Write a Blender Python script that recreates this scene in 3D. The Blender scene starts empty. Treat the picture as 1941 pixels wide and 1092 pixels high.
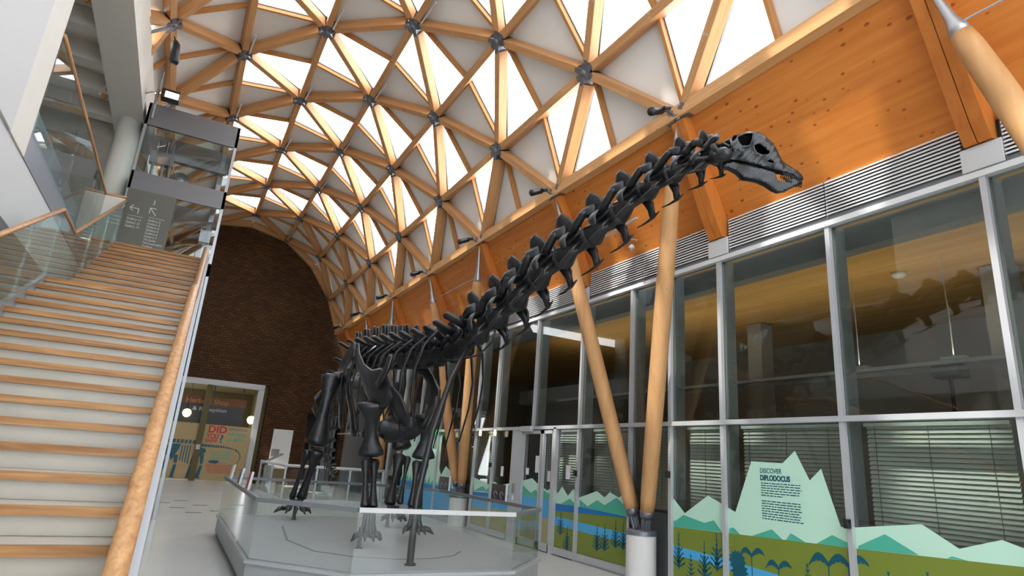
import bpy, bmesh, math, random
from mathutils import Vector, Matrix
from mathutils.geometry import delaunay_2d_cdt
from math import sin, cos, pi, radians
random.seed(7)
scene = bpy.context.scene
COL = scene.collection
MURAL_LIGHT_R = [(7.477, 1.341), (7.163, 1.09), (6.702, 1.372), (6.214, 1.199), (5.92, 1.867), (5.435, 1.856), (5.244, 2.013), (5.059, 1.67), (4.898, 1.811), (4.696, 1.182), (4.534, 1.197), (3.81, 1.313), (3.484, 1.126), (3.114, 1.255), (2.94, 1.202)]
MEADOW_TOP_R = [(7.477, 0.869), (6.339, 0.915), (4.657, 0.976), (4.511, 0.977), (2.961, 1.049)]
DARK_R = [[(7.477, 0.999), (7.368, 0.959), (7.188, 1.063), (6.779, 0.998), (6.596, 1.05), (6.457, 0.916), (7.477, 0.869)], [(6.326, 0.978), (6.252, 0.998), (6.142, 0.924), (6.329, 0.916)], [(5.953, 0.93), (5.636, 1.048), (5.481, 0.944)], [(5.437, 0.949), (5.362, 1.035), (5.15, 0.953)], [(5.021, 0.963), (4.811, 1.084), (4.624, 1.025), (4.629, 0.976)], [(4.777, 1.075), (4.592, 1.01), (4.603, 0.974), (4.786, 0.969)], [(4.511, 0.977), (4.508, 1.009), (4.197, 1.169), (3.867, 1.012)], [(3.604, 1.024), (3.558, 1.048), (3.412, 1.027)]]
RIVER_R = ([(7.477, 0.621), (6.435, 0.581), (5.584, 0.533)], [(7.477, 0.486), (6.354, 0.473), (6.152, 0.434)])
PALMS = [(5.964, 0.69, 1), (5.562, 0.605, 0.95), (4.882, 0.757, 1.25), (4.64, 0.783, 1.2)]
SHRUBS = [(6.205, 0.616), (6.17, 0.489)]
FERNS = [(7.046, 0.542), (5.158, 0.725), (4.197, 0.803), (3.805, 0.867)]
TAILS = [(7.291, 0.806), (6.784, 0.764), (6.556, 0.896)]
TEXT1 = ([(5.778, 1.753), (5.459, 1.751)], [(5.777, 1.684), (5.33, 1.684)])
PARA = [(5.77, 1.593), (5.19, 1.585), (5.774, 1.375), (5.161, 1.39), (5.769, 1.175), (5.159, 1.183)]
LIGHT_L = [(10.771, 1.163), (10.617, 1.126), (10.475, 1.26), (10.27, 1.095), (10.09, 1.238), (9.893, 1.097), (9.343, 1.249), (9.117, 1.157), (8.97, 1.258), (8.726, 1.187), (8.63, 1.228), (8.464, 1.087)]
LIGHT_D = [(12.069, 1.275), (11.638, 1.351), (11.35, 1.224), (11.02, 1.146), (10.795, 1.22)]
DARK_L = [[(10.489, 0.938), (10.197, 1.055), (9.984, 0.963), (9.982, 0.936)], [(9.865, 0.937), (9.874, 1.062), (9.607, 0.969), (9.334, 1.097), (9.105, 1.031), (8.781, 1.183), (8.449, 1.016), (8.445, 0.897)]]
DARK_D = [[(12.049, 0.971), (12.059, 1.202), (11.665, 1.051), (11.483, 1.125), (11.334, 1.085), (11.321, 0.976)], [(11.219, 0.964), (11.221, 1.163), (11.015, 1.098), (10.802, 1.094), (10.809, 0.977)]]
BLUE_L = ([(10.746, 0.916), (9.948, 0.939), (8.445, 0.901)], [(10.733, 0.784), (9.94, 0.823), (8.445, 0.888)])
RIVER_L = ([(10.725, 0.699), (9.929, 0.673), (8.464, 0.643)], [(10.708, 0.532), (9.917, 0.515), (8.46, 0.495)])
BLUE_D = ([(12.095, 0.978), (10.809, 0.977)], [(12.05, 0.648), (11.199, 0.613), (10.775, 0.638)])
FAR1 = ([(14.534, 1.221), (13.682, 1.103), (13.352, 1.184), (13.145, 1.112), (12.601, 1.192)], [(14.461, 0.876), (12.564, 0.952)], [(14.51, 0.501), (12.512, 0.615)])
FARD1 = [[(14.467, 0.901), (13.968, 1.048), (13.71, 0.941)], [(13.824, 0.921), (13.564, 1.098), (13.449, 0.935)], [(13.31, 0.945), (13.001, 1.061), (12.595, 1.158), (12.566, 0.963)]]
FAR2 = ([(20.248, 1.727), (19.268, 2.287), (16.868, 2.273), (16.858, 1.339), (16.689, 1.17), (16.4, 1.43), (15.767, 1.186)], [(19.917, 0.844), (16.971, 0.86), (15.721, 0.856)], [(20.057, 0.634), (16.946, 0.774), (15.695, 0.748)])
TAILS_L = [(10.468, 0.818), (10.226, 0.568), (9.076, 0.732), (9.297, 0.699), (8.576, 0.82), (8.781, 0.822)]
DOORY = [10.69930763935053, 11.174725534688715, 12.098427429218344, 12.578236603069303, 9.827865745944106, 13.02861480299599, 13.409498521694777]
EXIT = [(6.84, 17.3, 2.31), (6.84, 11.81, 2.38), (6.84, 11.45, 1.64), (6.84, 10.29, 1.53), (6.84, 11.86, 1.48), (6.84, 13.02, 1.43)]
CERV = [(3.703, 3.366, 4.271), (3.821, 3.666, 4.403), (3.887, 4.009, 4.487), (3.906, 4.405, 4.485), (3.908, 4.826, 4.43), (3.889, 5.284, 4.295), (3.824, 5.772, 4.142), (3.765, 6.259, 3.985), (3.721, 6.744, 3.805), (3.694, 7.224, 3.617), (3.64, 7.707, 3.464)]
DORS = [(3.572, 8.0, 3.264), (3.531, 8.4, 3.176), (3.504, 8.8, 3.147), (3.425, 9.2, 3.14), (3.365, 9.6, 3.15), (3.318, 10.0, 3.179), (3.294, 10.45, 3.216), (3.268, 10.9, 3.252), (3.23, 11.35, 3.296), (3.182, 11.8, 3.328), (3.122, 12.2, 3.342), (3.068, 12.6, 3.333)]
SK_O = (3.551, 3.404, 4.576)
CAM = [[0.8754335263912864, 0.19308932524275046, 0.4430944068112527], [-0.47806300551649367, 0.21083426303425937, 0.8526456921179731], [0.07121729864754466, -0.9582616688609118, 0.2768802455308908]]
F = 1156.6273168138473
# ---------------------------------------------------------------- camera
cd = bpy.data.cameras.new('camera'); cam = bpy.data.objects.new('camera', cd); COL.objects.link(cam)
Rt = Vector([r[0] for r in CAM]); Dn = Vector([r[1] for r in CAM]); Fw = Vector([r[2] for r in CAM])
cam.matrix_world = Matrix(((Rt.x, -Dn.x, -Fw.x, 0), (Rt.y, -Dn.y, -Fw.y, 0), (Rt.z, -Dn.z, -Fw.z, 1.6), (0, 0, 0, 1)))
cd.sensor_width = 36; cd.lens = 36 * F / 1941; cd.clip_start = .05; cd.clip_end = 300
scene.camera = cam
# ---------------------------------------------------------------- sky, sun, exposure
w = bpy.data.worlds.new('sky'); scene.world = w; w.use_nodes = True
bg = w.node_tree.nodes['Background']; bg.inputs[0].default_value = (.93, .97, 1, 1); bg.inputs[1].default_value = 7.0
sl = bpy.data.lights.new('sun', 'SUN'); sl.energy = 6; sl.angle = radians(1.5); sl.color = (1, .95, .86)
so = bpy.data.objects.new('sun', sl); COL.objects.link(so); so.location = (-10, 0, 30)
so.rotation_euler = Vector((.60, .12, -.80)).to_track_quat('-Z', 'Y').to_euler()
vs = scene.view_settings; vs.view_transform = 'Standard'; vs.look = 'None'; vs.gamma = 1; vs.use_curve_mapping = False; vs.exposure = 0.12
cy = scene.cycles; cy.max_bounces = 10; cy.diffuse_bounces = 5; cy.glossy_bounces = 4; cy.transparent_max_bounces = 24; cy.transmission_bounces = 6
cy.sample_clamp_indirect = 6; cy.use_denoising = True; cy.caustics_reflective = False; cy.caustics_refractive = False

# ---------------------------------------------------------------- materials
def newmat(n):
    m = bpy.data.materials.new(n); m.use_nodes = True
    return m, m.node_tree, m.node_tree.nodes['Principled BSDF']
def plain(n, c, rough=.5, metal=0, var=0, scale=3, spec=.5, bump=0, stretch=(1, 1, 1)):
    m, t, b = newmat(n)
    b.inputs['Base Color'].default_value = (*c, 1); b.inputs['Roughness'].default_value = rough; b.inputs['Metallic'].default_value = metal
    b.inputs['Specular IOR Level'].default_value = spec
    if var or bump:
        tc = t.nodes.new('ShaderNodeTexCoord'); mp = t.nodes.new('ShaderNodeMapping'); mp.inputs['Scale'].default_value = stretch
        ns = t.nodes.new('ShaderNodeTexNoise'); ns.inputs['Scale'].default_value = scale; ns.inputs['Detail'].default_value = 6
        t.links.new(tc.outputs['Object'], mp.inputs[0]); t.links.new(mp.outputs[0], ns.inputs[0])
        if var:
            r = t.nodes.new('ShaderNodeValToRGB'); r.color_ramp.elements[0].position = .3; r.color_ramp.elements[1].position = .7
            r.color_ramp.elements[0].color = (*[x * (1 - var) for x in c], 1); r.color_ramp.elements[1].color = (*[min(1, x * (1 + var)) for x in c], 1)
            t.links.new(ns.outputs[0], r.inputs[0]); t.links.new(r.outputs[0], b.inputs['Base Color'])
        if bump:
            bp = t.nodes.new('ShaderNodeBump'); bp.inputs['Strength'].default_value = bump; bp.inputs['Distance'].default_value = .02
            t.links.new(ns.outputs[0], bp.inputs['Height']); t.links.new(bp.outputs[0], b.inputs['Normal'])
    return m
def wood(n, c1, c2, knots=0, kc=(.2, .07, .02), rough=.45, grain=18, along=0, kscale=3.2):
    m, t, b = newmat(n); N = t.nodes.new; K = t.links.new
    tc = N('ShaderNodeTexCoord'); mp = N('ShaderNodeMapping')
    s = [grain] * 3; s[along] = grain * .06; mp.inputs['Scale'].default_value = s
    ns = N('ShaderNodeTexNoise'); ns.inputs['Scale'].default_value = 1; ns.inputs['Detail'].default_value = 5; ns.inputs['Distortion'].default_value = .6
    r = N('ShaderNodeValToRGB'); r.color_ramp.elements[0].position = .32; r.color_ramp.elements[1].position = .68
    r.color_ramp.elements[0].color = (*c1, 1); r.color_ramp.elements[1].color = (*c2, 1)
    K(tc.outputs['Object'], mp.inputs[0]); K(mp.outputs[0], ns.inputs[0]); K(ns.outputs[0], r.inputs[0])
    out = r.outputs[0]
    if knots:
        mp2 = N('ShaderNodeMapping'); s2 = [kscale] * 3; s2[along] = kscale * .6; mp2.inputs['Scale'].default_value = s2
        v = N('ShaderNodeTexVoronoi'); v.inputs['Scale'].default_value = 1
        nz = N('ShaderNodeTexNoise'); nz.inputs['Scale'].default_value = .9
        ad = N('ShaderNodeMath'); ad.operation = 'MULTIPLY_ADD'; ad.inputs[1].default_value = -.22; ad.inputs[2].default_value = .155 + knots * .1
        lt = N('ShaderNodeMath'); lt.operation = 'SUBTRACT'
        ml = N('ShaderNodeMath'); ml.operation = 'MULTIPLY'; ml.inputs[1].default_value = 14; ml.use_clamp = True
        mx = N('ShaderNodeMix'); mx.data_type = 'RGBA'; mx.inputs['B'].default_value = (*kc, 1)
        K(tc.outputs['Object'], mp2.inputs[0]); K(mp2.outputs[0], v.inputs[0]); K(tc.outputs['Object'], nz.inputs[0])
        K(nz.outputs[0], ad.inputs[0]); K(ad.outputs[0], lt.inputs[0]); K(v.outputs['Distance'], lt.inputs[1]); K(lt.outputs[0], ml.inputs[0])
        m8 = N('ShaderNodeMath'); m8.operation = 'MULTIPLY'; m8.inputs[1].default_value = .75
        K(ml.outputs[0], m8.inputs[0]); K(m8.outputs[0], mx.inputs['Factor']); K(out, mx.inputs['A']); out = mx.outputs['Result']
    K(out, b.inputs['Base Color']); b.inputs['Roughness'].default_value = rough; b.inputs['Specular IOR Level'].default_value = .22
    return m
def glass(n, tint=(.9, .95, .93), ior=1.5, extra=0.0, rough=0.0):
    m = bpy.data.materials.new(n); m.use_nodes = True; t = m.node_tree; t.nodes.clear()
    o = t.nodes.new('ShaderNodeOutputMaterial'); mx = t.nodes.new('ShaderNodeMixShader')
    tr = t.nodes.new('ShaderNodeBsdfTransparent'); tr.inputs[0].default_value = (*tint, 1)
    gl = t.nodes.new('ShaderNodeBsdfGlossy'); gl.inputs['Roughness'].default_value = rough
    N = t.nodes.new; K = t.links.new                         # thin sheet: the same reflection from both sides
    ge = N('ShaderNodeNewGeometry'); dt = N('ShaderNodeVectorMath'); dt.operation = 'DOT_PRODUCT'; K(ge.outputs['Normal'], dt.inputs[0]); K(ge.outputs['Incoming'], dt.inputs[1])
    ab = N('ShaderNodeMath'); ab.operation = 'ABSOLUTE'; K(dt.outputs['Value'], ab.inputs[0])
    om = N('ShaderNodeMath'); om.operation = 'SUBTRACT'; om.inputs[0].default_value = 1; om.use_clamp = True; K(ab.outputs[0], om.inputs[1])
    pw = N('ShaderNodeMath'); pw.operation = 'POWER'; pw.inputs[1].default_value = 5; K(om.outputs[0], pw.inputs[0])
    f0 = ((ior - 1) / (ior + 1)) ** 2 + extra
    ad = N('ShaderNodeMath'); ad.operation = 'MULTIPLY_ADD'; ad.inputs[1].default_value = (1 - f0) * .8; ad.inputs[2].default_value = f0; K(pw.outputs[0], ad.inputs[0])
    K(ad.outputs[0], mx.inputs[0]); K(tr.outputs[0], mx.inputs[1]); K(gl.outputs[0], mx.inputs[2]); K(mx.outputs[0], o.inputs[0])
    return m
def emit(n, c, s):
    m, t, b = newmat(n); b.inputs['Base Color'].default_value = (*c, 1); b.inputs['Emission Color'].default_value = (*c, 1); b.inputs['Emission Strength'].default_value = s
    return m
def brick():
    m, t, b = newmat('brick'); N = t.nodes.new; K = t.links.new
    tc = N('ShaderNodeTexCoord'); sp = N('ShaderNodeSeparateXYZ'); cb = N('ShaderNodeCombineXYZ')
    K(tc.outputs['Object'], sp.inputs[0]); K(sp.outputs['X'], cb.inputs[0]); K(sp.outputs['Z'], cb.inputs[1])
    br = N('ShaderNodeTexBrick'); br.inputs['Scale'].default_value = 1; br.inputs['Brick Width'].default_value = .26; br.inputs['Row Height'].default_value = .105; br.inputs['Mortar Size'].default_value = .012
    br.inputs['Color1'].default_value = (.13, .064, .026, 1); br.inputs['Color2'].default_value = (.078, .040, .018, 1); br.inputs['Mortar'].default_value = (.035, .02, .013, 1); br.inputs['Bias'].default_value = -.1
    K(cb.outputs[0], br.inputs[0])
    ns = N('ShaderNodeTexNoise'); ns.inputs['Scale'].default_value = .7; ns.inputs['Detail'].default_value = 3; K(tc.outputs['Object'], ns.inputs[0])
    mx = N('ShaderNodeMix'); mx.data_type = 'RGBA'; mx.blend_type = 'MULTIPLY'; mx.inputs['Factor'].default_value = .5
    K(br.outputs[0], mx.inputs['A']); K(ns.outputs[0], mx.inputs['B']); K(mx.outputs['Result'], b.inputs['Base Color'])
    bp = N('ShaderNodeBump'); bp.inputs['Strength'].default_value = .6; bp.inputs['Distance'].default_value = .01; bp.invert = True; K(br.outputs['Fac'], bp.inputs['Height']); K(bp.outputs[0], b.inputs['Normal'])
    b.inputs['Roughness'].default_value = .85; b.inputs['Specular IOR Level'].default_value = .15
    return m
M = dict(
    glulam=wood('glulam', (.48, .245, .10), (.60, .33, .15), .1, kc=(.25, .1, .03), grain=14, kscale=3),
    batten=wood('batten', (.47, .215, .075), (.56, .275, .10), grain=14),
    column=wood('column_wood', (.47, .25, .105), (.57, .32, .145), .1, kc=(.3, .13, .05), grain=9, along=2, kscale=4),
    soffit=wood('soffit_wood', (.50, .155, .026), (.62, .22, .045), 1.15, kc=(.17, .04, .012), grain=9, along=1, kscale=7.0),
    rib=wood('rib_wood', (.47, .145, .025), (.55, .19, .04), .1, grain=10, along=2),
    trimwood=wood('trim_wood', (.56, .30, .12), (.66, .38, .17), .05, grain=12, along=1),
    oak=wood('oak', (.22, .095, .032), (.46, .24, .095), grain=22, along=0, rough=.35),
    rail=wood('rail_oak', (.36, .18, .078), (.53, .295, .14), .05, kc=(.2, .09, .04), grain=30, along=1, rough=.3, kscale=6),
    panel=plain('ceiling_white', (.82, .81, .78), .8, var=.03, scale=.6),
    steel=plain('steel_grey', (.19, .20, .225), .4, .6, var=.15, scale=6),
    steel_lt=plain('steel_light', (.38, .40, .43), .35, .7),
    frame=plain('frame_silver', (.50, .51, .53), .4, .3),
    pedwhite=plain('pedestal_white', (.68, .67, .65), .6), white=plain('white_paint', (.56, .565, .57), .6),
    cream=plain('cream_plaster', (.68, .65, .59), .7, var=.03, scale=2),
    greyp=plain('grey_concrete', (.62, .58, .51), .8, var=.06, scale=2),
    fascia=plain('fascia_grey', (.20, .215, .25), .35),
    lift=plain('lift_grey', (.17, .17, .18), .35, .4),
    sign=plain('sign_grey', (.105, .105, .085), .5),
    skull_shade=plain('skull_inner_shade', (.003, .003, .003), 1, spec=0), black=plain('black', (.012, .012, .013), .4),  # first colour paints the shade inside the skull
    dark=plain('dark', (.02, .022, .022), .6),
    recess=plain('recess_grey', (.16, .17, .18), .5),
    bone=plain('bone_black', (.010, .0105, .013), .34, var=.6, scale=9, bump=.5),
    tread=plain('tread_stone', (.41, .365, .305), .30, var=.08, scale=3),
    floor=plain('resin_floor', (.58, .58, .56), .22, var=.05, scale=.5),
    deck=plain('deck_grey', (.36, .37, .385), .45, var=.05, scale=.8),
    skirt=plain('skirt_grey', (.33, .34, .34), .5, var=.08, scale=2),
    brick=brick(),
    pane=glass('skylight_glass', (.97, .985, 1.0), 1.3),
    endglass=glass('end_dimming_glass', (.80, .82, .83), 1.5), cw=glass('curtain_glass', (.78, .81, .78), 1.5, .01),  # end glass tinted to cut the light from behind the camera
    clear=glass('clear_glass', (.95, .975, .965), 1.45, 0.0),
    stairglass=glass('stair_glass', (.86, .96, .945), 1.5, .09),
    liftglass=glass('lift_glass', (.92, .965, .96), 1.5, .02),
    louvre=plain('louvre_white', (.66, .67, .68), .4),
    blind=plain('blind_grey', (.60, .64, .62), .45),
    v_light=plain('vinyl_mint', (.50, .76, .62), .4), v_dark=plain('vinyl_green', (.07, .42, .30), .4),
    v_mead=plain('vinyl_olive', (.18, .23, .028), .4), v_sand=plain('vinyl_sand', (.38, .34, .17), .4),
    v_blue=plain('vinyl_lightblue', (.07, .38, .70), .4), v_deep=plain('vinyl_blue', (.0, .16, .47), .4), v_teal=plain('vinyl_teal', (.0, .085, .13), .4),
    muralcream=plain('mural_cream', (.46, .34, .17), .6), red=plain('red', (.55, .02, .03), .5), brown=plain('brown', (.20, .075, .03), .6), olive=plain('olive', (.13, .10, .035), .7),
    paper=plain('paper', (.75, .75, .73), .6), grey=plain('grey_mid', (.25, .25, .25), .5), green=emit('exit_green', (.02, .5, .1), .6), glow=emit('lamp_glow', (1, .82, .45), 2.5), flood=emit('flood_lens', (1, .8, .7), 4),
    intceil=wood('interior_ceiling', (.46, .26, .08), (.60, .36, .13), .2, grain=5, along=1), intwall=plain('interior_wall', (.26, .25, .25), .8), intfloor=plain('interior_floor', (.12, .115, .11), .6), blue=plain('blue', (.03, .2, .6), .5),
    inlay=plain('inlay_green', (.07, .12, .11), .5), board=plain('board_brown', (.05, .035, .03), .4), sidetimber=plain('side_timber', (.22, .08, .02), .5))

# ---------------------------------------------------------------- mesh helpers
class MB:
    def __init__(s): s.v = []; s.f = []
    def add(s, vs, fs):
        n = len(s.v); s.v += [tuple(v) for v in vs]; s.f += [tuple(i + n for i in f) for f in fs]; return s
    def box(s, a, b):
        (x0, y0, z0), (x1, y1, z1) = a, b
        return s.add([(x0, y0, z0), (x1, y0, z0), (x1, y1, z0), (x0, y1, z0), (x0, y0, z1), (x1, y0, z1), (x1, y1, z1), (x0, y1, z1)],
                     [(0, 3, 2, 1), (4, 5, 6, 7), (0, 1, 5, 4), (1, 2, 6, 5), (2, 3, 7, 6), (3, 0, 4, 7)])
    def bar(s, p, q, wd, h, up=(0, 0, 1), drop=0):          # rectangular bar; h along up, drop shifts along up
        p = Vector(p); q = Vector(q); t = (q - p).normalized(); u = Vector(up); u = (u - t * u.dot(t)).normalized(); r = t.cross(u)
        vs = []
        for c in (p, q):
            for a, b in ((-1, 0), (1, 0), (1, 1), (-1, 1)): vs.append(c + r * a * wd / 2 + u * (b * h + drop))
        return s.add(vs, [(0, 1, 2, 3), (7, 6, 5, 4), (0, 4, 5, 1), (1, 5, 6, 2), (2, 6, 7, 3), (3, 7, 4, 0)])
    def loft(s, pts, rad, ref=(0, 0, 1), n=10):              # rad: r or (a along ref, b across)
        pts = [Vector(p) for p in pts]; rings = []
        for i, p in enumerate(pts):
            t = (pts[min(i + 1, len(pts) - 1)] - pts[max(i - 1, 0)]).normalized(); u = Vector(ref); u = u - t * u.dot(t)
            if u.length < .05: u = Vector((1, .2, .1)) - t * Vector((1, .2, .1)).dot(t)
            u.normalize(); v = t.cross(u); r = rad[i] if isinstance(rad, (list, tuple)) and len(rad) == len(pts) and isinstance(rad, list) else rad
            a, b = (r, r) if not isinstance(r, tuple) else r
            rings.append([p + u * a * cos(2 * pi * k / n) + v * b * sin(2 * pi * k / n) for k in range(n)])
        vs = [v for r in rings for v in r]; fs = []
        for i in range(len(rings) - 1):
            for k in range(n): fs.append((i * n + k, i * n + (k + 1) % n, (i + 1) * n + (k + 1) % n, (i + 1) * n + k))
        fs.append(tuple(range(n - 1, -1, -1))); m = (len(rings) - 1) * n; fs.append(tuple(m + k for k in range(n)))
        return s.add(vs, fs)
    def prism(s, poly, d):                                   # 3-D polygon swept along d
        d = Vector(d); n = len(poly); P = [Vector(p) for p in poly]
        return s.add(P + [p + d for p in P], [tuple(range(n)), tuple(2 * n - 1 - k for k in range(n))] + [(k, k + n, (k + 1) % n + n, (k + 1) % n) for k in range(n)])
    def poly(s, P): return s.add(P, [tuple(range(len(P)))])
    def build(s, name, mat, parent=None, smooth=False, sub=0, bevel=0):
        base = Vector(parent['_base']) if parent is not None and '_base' in parent else Vector((0, 0, 0))
        me = bpy.data.meshes.new(name); me.from_pydata([Vector(v) - base for v in s.v], [], s.f)
        bm = bmesh.new(); bm.from_mesh(me); bmesh.ops.recalc_face_normals(bm, faces=bm.faces); bm.to_mesh(me); bm.free()
        me.materials.append(M[mat] if isinstance(mat, str) else mat)
        if smooth:
            for p in me.polygons: p.use_smooth = True
        o = bpy.data.objects.new(name, me); COL.objects.link(o)
        if parent is not None: o.parent = parent; o['_base'] = list(base)
        if sub: md = o.modifiers.new('s', 'SUBSURF'); md.levels = md.render_levels = sub
        if bevel: md = o.modifiers.new('b', 'BEVEL'); md.width = bevel; md.segments = 2
        return o
def local(o, origin, xaxis, up):
    """give a built top-level object its own frame (x along the member)"""
    x = Vector(xaxis).normalized(); u = Vector(up); z = (u - x * u.dot(x)).normalized(); y = z.cross(x)
    m = Matrix((x, y, z)).transposed().to_4x4(); m.translation = Vector(origin)
    o.data.transform(m.inverted()); o.matrix_world = m; return o
def tag(o, label=None, cat=None, group=None, kind=None):
    if label: o['label'] = label
    if cat: o['category'] = cat
    if group: o['group'] = group
    if kind: o['kind'] = kind
    return o
def thing(name, loc, label=None, cat=None, group=None, kind=None):
    o = bpy.data.objects.new(name, None); COL.objects.link(o); o.location = loc; o.empty_display_size = .1; o['_base'] = list(loc)
    return tag(o, label, cat, group, kind)
def struct(name, mb, mat, parent=None, **k): return tag(mb.build(name, mat, parent, **k), kind='structure')
def text(name, body, origin, xdir, updir, size, mat, parent, bold=0, width=None, align='LEFT'):
    cu = bpy.data.curves.new(name, 'FONT'); cu.body = body; cu.size = size; cu.extrude = .001; cu.offset = bold; cu.align_x = align; cu.space_line = .95
    tmp = bpy.data.objects.new('tmp', cu); COL.objects.link(tmp); bpy.context.view_layer.update()
    me = bpy.data.meshes.new_from_object(tmp.evaluated_get(bpy.context.evaluated_depsgraph_get())); bpy.data.objects.remove(tmp)
    x = Vector(xdir).normalized(); y = Vector(updir).normalized(); z = x.cross(y)
    sx = 1
    if width: xs = [v.co.x for v in me.vertices]; sx = width / (max(xs) - min(xs))
    base = Vector(parent['_base']) if parent is not None else Vector((0, 0, 0))
    for v in me.vertices: v.co = Vector(origin) - base + x * v.co.x * sx + y * v.co.y + z * v.co.z
    me.materials.clear(); me.materials.append(M[mat]); o = bpy.data.objects.new(name, me); COL.objects.link(o)
    if parent is not None: o.parent = parent
    return o

# ================================================================ SETTING
XW = 6.84; YB = 29.6; Y0 = -6.0
struct('floor', MB().box((-9, Y0, -.2), (14, 36, 0)), 'floor')
# brick end wall with door opening (x -1..3.24, z 0..4.1) and dark shop opening
b = MB(); b.box((-9, YB, 0), (-1.2, YB + .35, 4.2)); b.box((3.5, YB, 0), (5.35, YB + .35, 3.2)); b.box((6.9, YB, 0), (14, YB + .35, 3.2))
arcx = [(7.6, 3.2), (7.6, 6.6), (6.55, 7.3), (5.85, 8.9), (4.7, 10.5), (3.2, 11.55), (1.43, 11.9), (-.35, 11.65), (-1.95, 10.6), (-3.2, 8.9), (-9, 8.9), (-9, 4.2), (3.5, 4.2), (3.5, 3.2)]
b.prism([(x, YB, z) for x, z in arcx], (0, .35, 0))
struct('wall_back', b, 'brick')
wf = thing('window_900', (2, Y0, 0), kind='structure')  # unseen glazed end behind the camera, added to reduce the incoming light
MB().box((-9, Y0 - .02, 0), (14, Y0, 12)).build('unseen_end_glazing', 'endglass', wf)
fr = MB()
for j in range(12): fr.box((-8 + j * 1.8, Y0 - .08, 0), (-7.92 + j * 1.8, Y0 + .04, 12))
for j in range(5): fr.box((-9, Y0 - .06, j * 2.4), (14, Y0 + .03, j * 2.4 + .07))
fr.build('window_frame', 'frame', wf)
# roof lattice geometry ------------------------------------------------------
ROW = [(5.98, 6.98), (5.38, 8.60), (4.36, 10.0), (3.04, 11.0), (1.43, 11.33), (-.22, 11.08), (-1.64, 10.13), (-2.62, 8.75)]
NRM = []
for i, (x, z) in enumerate(ROW):
    v = Vector((x - 1.45, 0, z - 6.6)); NRM.append(v.normalized())
SP = 3.56; A0 = 6.33; KMIN, KMAX = -3, 6
YEND = YB - .12
def node(r, k):                                              # k whole for even rows, half for odd rows
    return Vector((ROW[r][0], min(A0 + SP * k, YEND), ROW[r][1]))
def ks(r):
    off = .5 if r % 2 else 0; L = []
    k = KMIN + off
    while k <= 6.51: L.append(k); k += 1
    return L
ROWNAME = ['lowest row above the orange boarding', 'second row above the orange boarding', 'third row above the orange boarding', 'row just right of the crown', 'crown row', 'row just left of the crown', 'row above the lift', 'row behind the concrete beam']
def member(p, q, na, nb, label, wdt=.15, dep=.25, off=0, mat='glulam', name='roof_beam', cut=.2, group=None):
    n = (na + nb).normalized(); t = (q - p).normalized()
    a = p + t * cut + n * off; c = q - t * cut + n * off
    o = MB().bar(a, c, wdt, dep, n).build(name, mat, bevel=.008)
    local(o, (a + c) / 2, t, n); tag(o, label, 'beam', group or label)
    if name == 'roof_beam' and (a.y + c.y) / 2 < 16:
        m = (a + c) / 2; sd = t.cross(n).normalized(); inv = o.matrix_world.inverted()
        for s_ in (-.032, .032):
            q = m + sd * s_; bo = MB().loft([q + n * .002, q - n * .004], [.016, .014], t, 10).build('bolt', 'frame'); bo.data.transform(inv); bo.parent = o
    return o
pane_n = 0
ceil = MB(); POFF = .30
def glazed(r, side, k):
    """side 'L' = apex toward the crown side row r+1, 'R' = apex in row r-1; k is the near node of the lengthwise edge"""
    lim = {0: .5, 1: 4, 2: 4.5, 3: 5, 4: 5.5, 5: 5}[r] if r < 6 else -99
    if k >= lim: return False
    if r == 5 and side == 'L': return False
    return True
def tri_pane(P, Q, R_):
    global pane_n
    pane_n += 1
    c = (P + Q + R_) / 3
    o = MB().prism([P.lerp(c, .0), Q.lerp(c, .0), R_.lerp(c, .0)], ((P - Vector((1.45, P.y, 6.6))).normalized()) * .02)
    w_ = struct('window_%d' % pane_n, o, 'pane')
    fr = MB()
    T = [P, Q, R_]; n = (Q - P).cross(R_ - P).normalized()
    for a in range(3):
        A, B = T[a], T[(a + 1) % 3]; ins = (c - (A + B) / 2).normalized() * .03
        fr.bar(A + ins, B + ins, .06, .05, n, -.025)
    fr.build('window_frame', 'steel', w_)
for r in range(7):
    for k in ks(r):
        if k + 1 > 6.6: continue
        P = node(r, k); Q = node(r, k + 1); n = NRM[r]
        if r: member(P, Q, n, n, 'timber roof beam running lengthwise in the ' + ROWNAME[r], group='lengthwise roof beams')
        for side, rr in (('L', r + 1), ('R', r - 1)):
            if rr < 0 or rr > 7: continue
            A = node(rr, k + .5); m = (P + Q) / 2
            Pp, Qp, Ap = P + n * POFF, Q + n * POFF, A + NRM[rr] * POFF; mp_ = (Pp + Qp) / 2
            far = (mp_, Qp, Ap); near = (Pp, mp_, Ap)
            g = glazed(r, side, k)
            gl_ = far if side == 'L' else near; wh = near if side == 'L' else far
            if g and not (r == 0 and side == 'R'): tri_pane(*gl_)
            else: ceil.prism(gl_, n * .04)
            ceil.prism(wh, n * .04)
            # secondary batten from the midpoint to the apex
            member(mp_, Ap, n, NRM[rr], 'thin timber batten splitting a roof triangle in two', .07, .11, -.12, 'batten', 'roof_batten', .04, 'thin roof battens')
for r in range(7):
    for k in ks(r):
        for dk, lab in ((.5, 'leaning away toward the brick wall'), (-.5, 'leaning back toward the unseen near end')):
            kk = k + dk
            if kk < KMIN or kk > 6.51: continue
            member(node(r, k), node(r + 1, kk), NRM[r], NRM[r + 1], 'timber roof beam climbing from the %s, %s' % (ROWNAME[r], lab), group='diagonal roof beams')
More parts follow.
